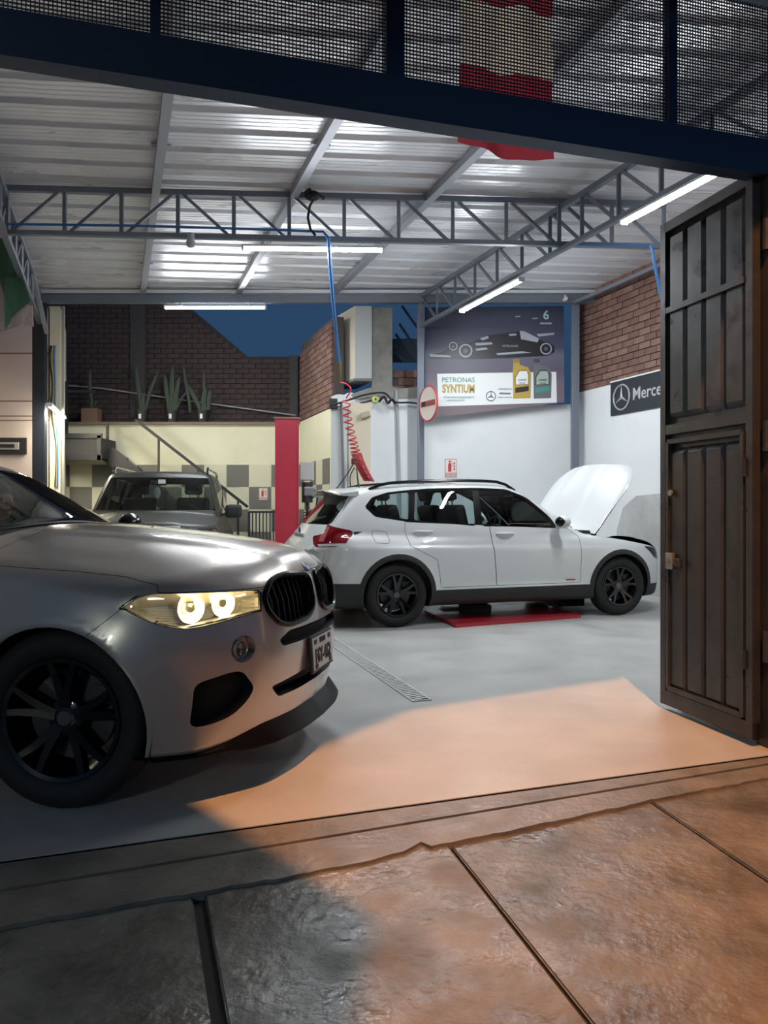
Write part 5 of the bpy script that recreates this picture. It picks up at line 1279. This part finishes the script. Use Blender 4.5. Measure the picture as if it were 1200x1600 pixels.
# local x runs towards the street, local -y faces the room
MB().box((1.05, 0, 0), (2.1, .012, .50)).build('banner_board', mat('banner_dark', (.016, .022, .032), .4), mb_)
silv = mat('banner_silver', (.55, .58, .60), .3, .5)
sg = -1 if (Matrix.Rotation(wa, 3, 'Z') @ Vector((0, -1, 0))).dot(rn) > 0 else 1
Mb_ = Matrix.Translation((.27, sg*.012, 0)) @ Matrix.Rotation(pi/2, 4, 'X')
star(0, 0, .185, silv, mb_, Mb_)
text('banner_text', 'Mercedes-Benz', .25, silv, mb_, Matrix.Translation((.52, sg*.010, 0)) @ Matrix.Rotation(pi/2, 4, 'X'), .003, ax='LEFT', sx=.98, bold=.003)
MB().box((1.05, 0, .262), (2.1, .03, .02)).build('banner_edge', wh_, mb_)
# round sign seen edge-on beside the post
rs = thing('round_sign', 'round white sign with a red rim mounted edge-on at the post', 'sign', at(669.5, 630.5, 11.75), R(-63))
My_ = Matrix.Rotation(pi/2, 4, 'X')
MB().lathe([(0, .008), (.275, .008), (.28, 0), (.275, -.008), (0, -.008)], My_, 40).build('sign_disc', mat('sign_pale', (.68, .62, .56), .4), rs)
MB().tube([My_ @ Vector((.268*cos(a), .268*sin(a), 0)) for a in [2*pi*i/40 for i in range(40)]], .014, 6, closed=True).build('sign_rim', signred, rs)
for s in (-1, 1): MB().box((.0, s*.013, .0), (.44, .006, .085)).build('sign_bar', mat('bar_red', (.30, .07, .06), .4), rs)
MB().box((-.12, -.018, .0), (.10, .006, .07)).build('sign_mark', pk, rs)
MB().bar((-.27, 0, .0), (-.36, .02, .0), .02).build('sign_bracket', raf, rs)
# ------------------------------------------------------------------ structures by the middle: plaster box, column, ragged brick
t = thing('duct_box', 'tall beige and grey boxed duct hanging from the roof beside the blue hose', 'duct', (0, 0, 0))
x0, x1 = W2(555, 0, 12.25)[0], W2(581, 0, 12.25)[0]
MB().prism([(x0, 12.25), (x1, 12.25), (x1 - .30, 13.05), (x0 - .39, 13.05)], 3.34, 4.52).build('box_body', mat('duct_grey', (.45, .47, .47), .6, bump=.04), t)
MB().prism([(x0 - .004, 12.25), (x0, 12.25), (x0 - .39, 13.05), (x0 - .40, 13.05)], 3.335, 4.52).build('side_panel', mat('duct_beige', (.62, .57, .46), .6), t)
MB().prism([(x0 - .02, 12.22), (x1 + .02, 12.22), (x1 - .29, 13.1), (x0 - .42, 13.1)], 3.30, 3.34).build('bottom_tray', mat('duct_dark', (.16, .16, .15), .7), t)
cl = thing('concrete_column', 'rough grey concrete column above the white wall', 'column', (0, 0, 0))
a0_, a1_ = W2(581, 0, 12.45)[0], W2(613, 0, 12.45)[0]
MB().box(((a0_ + a1_)/2, 12.5, 3.80), (a1_ - a0_, .30, 1.45), bevel=.01).build('column_shaft', grey_conc, cl)
sm = MB().prism([(a0_ - .30, 3.02), (a1_ + .45, 3.04), (a1_ + .42, 3.22), (a1_ + .1, 3.19), (a1_ - .1, 3.26), (a0_ - .05, 3.20), (a0_ - .34, 3.10)], 12.33, 12.40, MX).build('mortar_smear', grey_conc, cl)
t = tag(empty('brick_stub', (0, 0, 0)), 'few red bricks between the concrete column and the post', 'brickwork')
MB().box((.375, 12.62, 3.26), (.44, .16, .54)).build('backing', mortar, t)
for j in range(4):
    for i in range(3):
        x = .10 + .26*i - (.13 if j % 2 else 0)
        if .22 < x < .6: link('brick', brick_mesh(brick_m[(i + j) % 3], .24, .115), t, (x, 12.53 + random.uniform(-.005, .005), 3.08 + .128*j))
t = thing('roof_struts', 'dark slanting struts in the gap right of the concrete column', 'frame', (0, 0, 0))
for (a, b) in (((624, 506), (652, 548)), ((618, 522), (650, 566)), ((614, 545), (632, 566)), ((628, 478), (652, 512))): MB().bar(at(*a, 13.2), at(*b, 13.2), .04).build('strut', navy_steel, t)
MB().box(at(632, 548, 13.4), (.5, .03, .42)).build('back_panel', mat('panel_bluegrey', (.06, .09, .13), .6), t)
# pale pilaster, cream strip and conduit on the white wall
def strip(name, px0, px1, z1, m, d=.06, Y=12.35):
    a, b = W2(px0, 0, Y)[0], W2(px1, 0, Y)[0]; o = MB().box(((a + b)/2, Y - d/2, z1/2), (b - a, d, z1)).build(name, m, wall_back); return o
strip('pilaster', 518, 543, 2.90, mat('pilaster_grey', (.50, .53, .53), .7, bump=.05), .10); strip('cream_strip', 545, 579, 2.95, mat('cream_strip_paint', (.66, .60, .46), .7), .05)
t = thing('conduit_pipe', 'dark conduit running down the grey pilaster', 'pipe', (0, 0, 0)); pk_ = mat('pipe_grey', (.14, .15, .16), .5)
MB().tube([at(533, 630, 12.2), at(535, 700, 12.2), at(538, 800, 12.2), at(538, 890, 12.2)], .022, 8).build('pipe', pk_, t)
t2 = thing('conduit_pipe', 'grey conduit on the white wall left of the slim post', 'pipe', (0, 0, 0))
MB().tube([at(619, 610, 12.3), at(621, 650, 12.3), at(624, 752, 12.3), at(626, 860, 12.3)], .024, 8).build('pipe', mat('pipe_pale', (.34, .37, .38), .5), t2)
t = thing('cable_bundle', 'black cable strung along the top of the white wall', 'cable', (0, 0, 0))
MB().tube(spline([at(516, 634, 12.15), at(545, 625, 12.15), at(570, 617, 12.2), at(600, 614, 12.2), at(616, 628, 12.2), at(640, 629, 12.2), at(655, 631, 12.1)], 5), .016, 6).build('cable', MATS['cable_black'], t)
MB().tube(spline([at(592, 628, 12.2), at(600, 620, 12.15), at(606, 630, 12.15), at(612, 624, 12.1), at(618, 631, 12.15)], 5), .022, 6).build('cable_lump', MATS['cable_black'], t)
t = thing('junction_box', 'dark junction box at the top of the grey pilaster', 'box', at(521, 631, 12.2)); MB().box((0, 0, 0), (.13, .10, .16), bevel=.01).build('box_body', black_plastic, t)
yr = mat('reel_yellow', (.62, .66, .20), .4); t = thing('hose_reel', 'small yellow round reel under the duct box', 'reel', at(587, 624, 12.32))
MB().lathe([(0, .02), (.045, .02), (.062, .01), (.062, -.02), (0, -.02)], My_, 24).build('reel_disc', yr, t); MB().lathe([(0, .026), (.018, .026), (.018, .01)], My_, 12).build('reel_hub', black_plastic, t)
MB().tube([(-.05, 0, -.01), (-.16, 0, -.04), (-.26, .02, -.06)], .014, 6).build('reel_arm', black_plastic, t)
t = thing('filter_unit', 'small beige filter box on the cream strip beside the coiled hose', 'box', at(571, 648, 12.25)); MB().box((0, 0, 0), (.16, .10, .09), M=Matrix.Rotation(R(-15), 3, 'Y'), bevel=.01).build('box_body', mat('filter_beige', (.45, .40, .28), .5), t)
t = thing('socket_box', 'black socket with a cable behind the coiled hose', 'socket', at(553, 721, 12.15)); MB().box((0, 0, 0), (.08, .08, .10), bevel=.015).build('socket_body', black_plastic, t)
MB().tube(spline([Vector((0, 0, -.02)), Vector((-.12, 0, -.22)), Vector((-.32, -.02, -.48)), Vector((-.55, -.05, -.66))], 5), .010, 6).build('cable', MATS['cable_black'], t)
MB().tube(spline([Vector((.01, 0, -.10)), Vector((-.06, -.03, -.25)), Vector((-.03, -.03, -.50)), Vector((.10, -.02, -.75))], 5), .009, 6).build('cable', MATS['cable_black'], t)
# ------------------------------------------------------------------ red lift column, control gear, parapet grille
t = thing('lift_column', 'tall red steel lift column between the dark car and the white car', 'lift', (at(448.5, 792, 11.3).x, 11.3, 0), .12)
lr = mat('lift_red', (.42, .025, .05), .38, coat=.3); zc1 = 2.56
c_ = MB(); wv = .345; c_.prism([(-wv/2, -.14), (wv/2, -.14), (wv/2, .14), (.10, .14), (.10, .11), (wv/2 - .03, .11), (wv/2 - .03, -.11), (-wv/2 + .03, -.11), (-wv/2 + .03, .11), (-.10, .11), (-.10, .14), (-wv/2, .14)], .01, zc1); c_.build('column_shaft', lr, t)
MB().box((0, 0, zc1 + .012), (wv + .05, .32, .024), bevel=.005).build('cap_plate', mat('lift_cap', (.30, .12, .10), .5), t); MB().box((0, 0, .01), (.55, .5, .02)).build('base_plate', lr, t)
for s in (-1, 1): MB().bar((s*(wv/2 - .005), -.146, .02), (s*(wv/2 - .005), -.146, zc1), .014, .012).build('edge_strip', lr, t)
MB().bar((.0, -.22, .25), (-.5, -.55, .25), .09, .06).build('lift_arm', lr, t)
t = thing('power_unit', 'dark motor unit with hoses on the right side of the red column', 'motor', at(480, 770, 11.5))
MB().tube([(0, 0, -.15), (0, 0, .16)], .085, 14).build('motor', black_plastic, t); MB().box((.04, -.03, .02), (.16, .14, .14), bevel=.02).build('pump_block', mat('pump_grey', (.22, .24, .26), .45, .5), t)
MB().box((.0, 0, .33), (.20, .12, .28), bevel=.01).build('control_box', mat('control_grey', (.42, .44, .42), .5), t)
for k in range(4): MB().tube(spline([Vector((.05, -.05, .05 - .05*k)), Vector((.16, -.09, -.02*k)), Vector((.12, -.08, -.25)), Vector((-.05, -.04, -.3 - .05*k))], 4), .010, 6).build('hose', MATS['cable_black'], t)
for a, b in (((0, 0, -.15), (0, .02, -.92)),): MB().bar(a, b, .04).build('stand', black_plastic, t)
t = thing('steel_barrier', 'low dark barred barrier left of the red lift column', 'barrier', at(411, 800, 13.0))
z1 = 0.0; x_ = .24
bl = mat('barrier_steel', (.02, .025, .03), .5)
MB().bar((-x_, 0, .0), (x_, 0, 0), .035).build('top_rail', bl, t); MB().bar((-x_, 0, -.80), (x_, 0, -.80), .035).build('bottom_rail', bl, t)
for i in range(9): MB().bar((-x_ + i*x_/4, 0, -.80), (-x_ + i*x_/4, 0, 0), .018).build('barrier_bar', bl, t)
for s in (-1, 1): MB().bar((s*x_, 0, -t.location.z), (s*x_, 0, 0), .035).build('leg', bl, t)
# ------------------------------------------------------------------ stair at the back left
YS = 14.1; st_m = mat('stair_black', (.018, .018, .022), .5); st_in = mat('stair_side', (.035, .035, .036), .7)
t = thing('staircase', 'black steel stair with a slanting handrail on the checkered back wall', 'stairs', (0, 0, 0))
def S(px, py, Y=YS): return at(px, py, Y)
MB().box(S(136, 702), (.82, .70, .36)).build('landing_box', st_in, t)
for yy in (684, 717): MB().box(S(136, yy) + Vector((0, -.37, 0)), (.84, .05, .09)).build('landing_rail', st_m, t)
for xx in (103, 167): MB().box(S(xx, 702) + Vector((0, -.37, 0)), (.07, .05, .45)).build('landing_post', st_m, t)
for xx, yy in ((104, 596), (168, 662)): MB().bar(S(xx, 700), S(xx, yy), .045).build('baluster', st_m, t)
MB().bar(S(104, 612), S(150, 612), .04).build('landing_handrail', st_m, t)
MB().bar(S(168, 708), S(400, 905), .06, .30).build('stringer', st_m, t)
for k in range(11):
    a = S(168, 712).lerp(S(400, 905), (k + .5)/11); MB().box(a + Vector((0, .22, .06)), (.26, .46, .04)).build('tread', st_in, t)
MB().bar(S(212, 656), S(387, 792), .05).build('handrail', st_m, t)
for xx in (248, 310, 372): 
    f_ = (xx - 212)/175; MB().bar(S(xx, 656 + 136*f_), S(xx, 745 + 150*f_), .035).build('baluster', st_m, t)
# white pipe across the brick wall
tag(MB().tube([at(90, 601, 14.9), at(160, 607, 14.9), at(300, 627, 14.9), at(462, 649, 14.9)], .014, 6).build('water_pipe', mat('pipe_white', (.35, .35, .38), .5)), 'thin pale pipe running slightly downhill across the dark brick wall', 'pipe')
# decal frame on the pink wall
t = thing('wall_vent', 'black rectangular frame with a pale slot on the pink wall', 'vent', at(10, 697, 12.62))
MB().box((0, 0, 0), (.68, .03, .28), bevel=.01).build('frame', black_plastic, t); MB().box((-.02, -.02, 0), (.48, .02, .12)).build('slot', mat('slot_pale', (.35, .34, .33), .5), t); MB().box((-.04, -.035, 0), (.38, .01, .06)).build('slot_inner', black_plastic, t)
t = thing('cable_loom', 'twisted yellowish cables hanging down the cream wall edge at left', 'cable', (0, 0, 0))
for k in range(3): MB().tube(spline([at(80 + 3*k, 540, 12.63), at(77 + 4*k, 560, 12.63), at(82 + 2*k, 600, 12.63), at(80 + 3*k, 640, 12.63), at(88 + k, 700, 12.63), at(86 + 2*k, 760, 12.63)], 5), .014, 6).build('cable', [MATS['cable_black'], mat('cable_yellow', (.4, .3, .12), .5), blue][k], t)
# ------------------------------------------------------------------ potted cacti on the wall top
cac = mat('cactus_green', (.05, .068, .045), .7, bump=.4, bscale=30); potb = mat('pot_black', (.02, .02, .022), .5); pott = mat('pot_clay', (.20, .12, .075), .8)
def cactus(px, base_py, top_py, label, pot_m, stems, box=False, lab=True):
    p = at(px, base_py, 14.66); t = thing('potted_cactus' if not box else 'potted_plant', label, 'plant', (p.x, p.y, 2.885), 0)
    pt = MB()
    if box: pt.box((0, 0, .14), (.32, .22, .28), bevel=.01)
    else: pt.lathe([(0, 0), (.10, 0), (.13, .22), (.145, .22), (.145, .25), (.12, .25), (.115, .22), (0, .22)], Matrix(), 16)
    pt.build('pot', pot_m, t)
    if not box: MB().box((.0, -.135, .12), (.05, .006, .09)).build('pot_label', wh_, t)
    for (dx, dz, lean, r) in stems:
        n = 8; pts = [Vector((dx + lean*(q/n)**1.3*dz, .02*sin(q), .20 + dz*q/n)) for q in range(n+1)]
        rs_ = [r*(.8 + .25*sin(pi*q/n)) for q in range(n)] + [r*.25]; MB().tube(pts, rs_, 7).build('stem', cac, t)
cactus(143, 655, 565, 'clay box pot with a single bare stem on the wall top, left of the cacti', pott, [(0, .85, -.05, .035), (.0, .25, .5, .015)], True)
cactus(222, 662, 560, 'left potted cactus with two thin arms above the dark car', potb, [(-.02, .95, -.12, .04), (.05, .8, .32, .035), (.0, .4, .1, .04)])
cactus(269, 662, 570, 'middle potted cactus with a clump of upright arms', potb, [(-.06, .75, -.12, .045), (.0, .9, 0, .05), (.05, .7, .12, .045), (.05, .5, .6, .02)])
cactus(317, 662, 572, 'right potted cactus with crooked arms beside the brick wall stain', potb, [(-.04, .6, -.5, .045), (-.25, .95, -.15, .03), (.05, .85, -.05, .03), (.10, .45, .1, .045), (0, .5, .1, .05)])
# ------------------------------------------------------------------ scissor-lift plate under the white car
a = R(POSE1[2]); lf = thing('floor_lift', 'flat red floor lift with black pads under the white car', 'lift', (at(790, 950, 8.1).x, 8.45, 0), R(10))
rp = mat('lift_plate_red', (.36, .015, .03), .35, coat=.3)
A_ = [G(686, 972) , G(720, 982), G(908, 966), G(880, 957)]
inv = (Matrix.Translation(lf.location) @ Matrix.Rotation(R(10), 4, 'Z')).inverted()
G1, G2, G3 = G(712, 981), G(908, 965.5), G(872, 955)
G4 = G1 + (G3 - G2)*1.0; e_ = (G3 - G2).normalized()
poly = [G1, G2, G2 + e_*1.1, G1 + e_*1.1]
MB().prism([tuple((inv @ p).xy) for p in poly], .0, .035).build('base_plate', rp, lf)
for pc in (G(742, 962), G(888, 950)):
    p = inv @ Vector((pc.x, pc.y, 0)); MB().box((p.x, p.y, .085), (.34, .20, .10), bevel=.012).build('rubber_pad', rubber, lf)
    MB().box((p.x, p.y + .9, .085), (.34, .20, .10), bevel=.012).build('rubber_pad', rubber, lf)
# added panel out of frame, its outline traced back from the wanted lamp shadow
sb = thing('added_shade_panel', 'unseen panel added above the entrance to shade it from the street lamp', 'sign', (0, 0, 0))
def shade(g, zq): return g + (LAMP - g)*(zq/LAMP.z)
SH = [Vector((8, 8.9, 0)), Vector((2.13, 5.76, 0)), Vector((.158, 4.675, 0)), Vector((-.825, 3.246, 0)), Vector((-.03, 2.33, 0)), Vector((-.10, 1.2, 0)), Vector((-.12, -1.0, 0)), Vector((-9.5, -1.0, 0))]
zs_ = 3.93; pl = [shade(g, zs_) for g in SH]; pl = [FB(pl[0].x)] + pl + [Vector((pl[-1].x, FB(pl[-1].x).y, 0))]
MB().prism([(p.x, p.y) for p in pl], zs_, zs_ + .06).build('shade_plate', navy_steel, sb)
for k_p in (5, 6): MB().bar((pl[k_p].x - .05, pl[k_p].y + .02, zs_ + .06), (pl[k_p].x - .6, pl[k_p].y + .6, zs_ + 1.2), .03).build('stay', navy_steel, sb)
# ------------------------------------------------------------------ driver of the silver car
def caps_field(C, k=.03):
    C = [(np.array(a, float), np.array(b, float), ra, rb) for a, b, ra, rb in C]
    def F(p, grid=None):
        if grid: p = np.stack(np.broadcast_arrays(*grid), -1)
        out = None
        for a, b, ra, rb in C:
            d = b - a; L = float(d @ d) + 1e-12; q = np.clip(((p - a) @ d)/L, 0, 1); v = np.linalg.norm(p - a - q[..., None]*d, axis=-1) - (ra + (rb - ra)*q)
            out = v if out is None else smin(out, v, k if min(ra, rb) > .02 else .008)
        return out
    return F
def field_mesh(name, F, lo, hi, st, m, parent=None, keep=None):
    ax = [np.arange(lo[i], hi[i] + st, st) for i in range(3)]; v, q = surface_net(F, *ax); v = project(F, v, 2); me = bpy.data.meshes.new(name)
    if keep is not None: q = q[keep(v[q].mean(1))]
    me.from_pydata(v.tolist(), [], q.tolist()); me.polygons.foreach_set('use_smooth', [True]*len(q)); me.materials.append(m); return link(name, me, parent)
def build_driver():
    px, py, a = POSE5; ca, sa = cos(R(a)), sin(R(a)); ox, oy = -1.62, .38
    t = thing('person', 'person in dark clothes driving, seen in profile behind the windshield', 'person', (px + ox*ca - oy*sa, py + ox*sa + oy*ca, .48), R(a))
    skin_m = mat('skin', (.22, .12, .08), .55); cl = mat('dark_jacket', (.016, .018, .022), .8, bump=.1, bscale=60); tr = mat('dark_trousers', (.02, .022, .03), .85)
    # local frame: hips at origin, +x forwards; the driver leans towards the wheel
    hx, hz = .27, .80
    head = [((hx, 0, hz + .035), (hx - .015, 0, hz + .06), .085, .092), ((hx + .03, 0, hz - .03), (hx + .05, 0, hz - .055), .055, .040), ((hx + .085, 0, hz + .02), (hx + .112, 0, hz - .008), .010, .015),
            ((hx + .075, -.02, hz - .04), (hx + .075, .02, hz - .04), .012, .012), ((hx - .01, .085, hz + .01), (hx - .01, .09, hz - .02), .018, .012), ((hx - .01, -.085, hz + .01), (hx - .01, -.09, hz - .02), .018, .012), ((hx + .07, -.035, hz + .035), (hx + .07, .035, hz + .035), .018, .018)]
    neck = [((.20, 0, .66), (hx - .01, 0, hz - .03), .055, .052)]
    torso = [((0, -.07, .05), (0, .07, .05), .125, .125), ((0, 0, .10), (.13, 0, .38), .135, .14), ((.13, -.09, .42), (.17, -.09, .56), .10, .08), ((.13, .09, .42), (.17, .09, .56), .10, .08), ((.17, -.16, .58), (.17, .16, .58), .062, .062)]
    arms, hands = [], []
    for s in (-1, 1):
        sh, el, wr = (.17, s*.19, .56), (.27, s*.25, .34), (.44, s*.19, .46)
        arms += [(sh, el, .055, .044), (el, wr, .043, .030)]
        hands += [(wr, (.48, s*.185, .49), .028, .030)]
        for k in range(4):
            y = s*(.165 + .018*k); z = .49 + .010*k; L = (.030, .036, .034, .026)[k]
            hands += [((.49, y, z), (.515, y, z + L*.5), .010, .0095), ((.515, y, z + L*.5), (.522, y - s*.004, z - .012), .0095, .009), ((.522, y - s*.004, z - .012), (.50, y - s*.004, z - .022), .009, .008)]
        hands += [((.475, s*.165, .49), (.505, s*.150, .505), .012, .010), ((.505, s*.150, .505), (.518, s*.158, .492), .010, .009)]
    legs, feet = [], []
    for s in (-1, 1):
        legs += [((0, s*.09, .04), (.44, s*.12, .12), .095, .065), ((.44, s*.12, .12), (.62, s*.11, -.20), .062, .042)]; feet += [((.62, s*.11, -.25), (.74, s*.12, -.23), .038, .032)]
    body = field_mesh('body', caps_field(head + neck + torso + arms + hands + legs + feet), (-.2, -.36, -.34), (.85, .36, .98), .0135, skin_m, t)
    infl = lambda C, d: [(a, b, ra + d, rb + d) for a, b, ra, rb in C]
    field_mesh('jacket', caps_field(infl(torso + arms, .012)), (-.2, -.36, -.12), (.5, .36, .72), .022, cl, t, keep=lambda c: ~((c[:, 0] > .425) & (np.abs(c[:, 1]) > .1)))
    field_mesh('trousers', caps_field(infl(legs, .010)), (-.14, -.26, -.30), (.72, .26, .18), .022, tr, t)
    field_mesh('shoes', caps_field(infl(feet, .010), .01), (.5, -.2, -.34), (.84, .2, -.15), .018, black_plastic, t)
    field_mesh('hair', caps_field([((hx - .02, 0, hz + .06), (hx - .03, 0, hz + .055), .100, .100)]), (hx - .16, -.12, hz - .08), (hx + .12, .12, hz + .18), .016, mat('hair_dark', (.008, .007, .006), .7), t, keep=lambda c: (c[:, 2] > hz + .045) | (c[:, 0] < hz*0 + hx - .035))
    for s in (-1, 1): MB().ball((hx + .075, s*.032, hz + .018), .011, 10, 6).build('eye', mat('eye_white', (.5, .5, .5), .3), t)
    lp = MB(); lp.tube([(hx + .088, -.022, hz - .038), (hx + .092, 0, hz - .036), (hx + .088, .022, hz - .038)], .005, 6); lp.build('lips', mat('lip', (.20, .07, .06), .5), t)
    return t
build_x5(); build_driver(); build_x1(); build_suv()
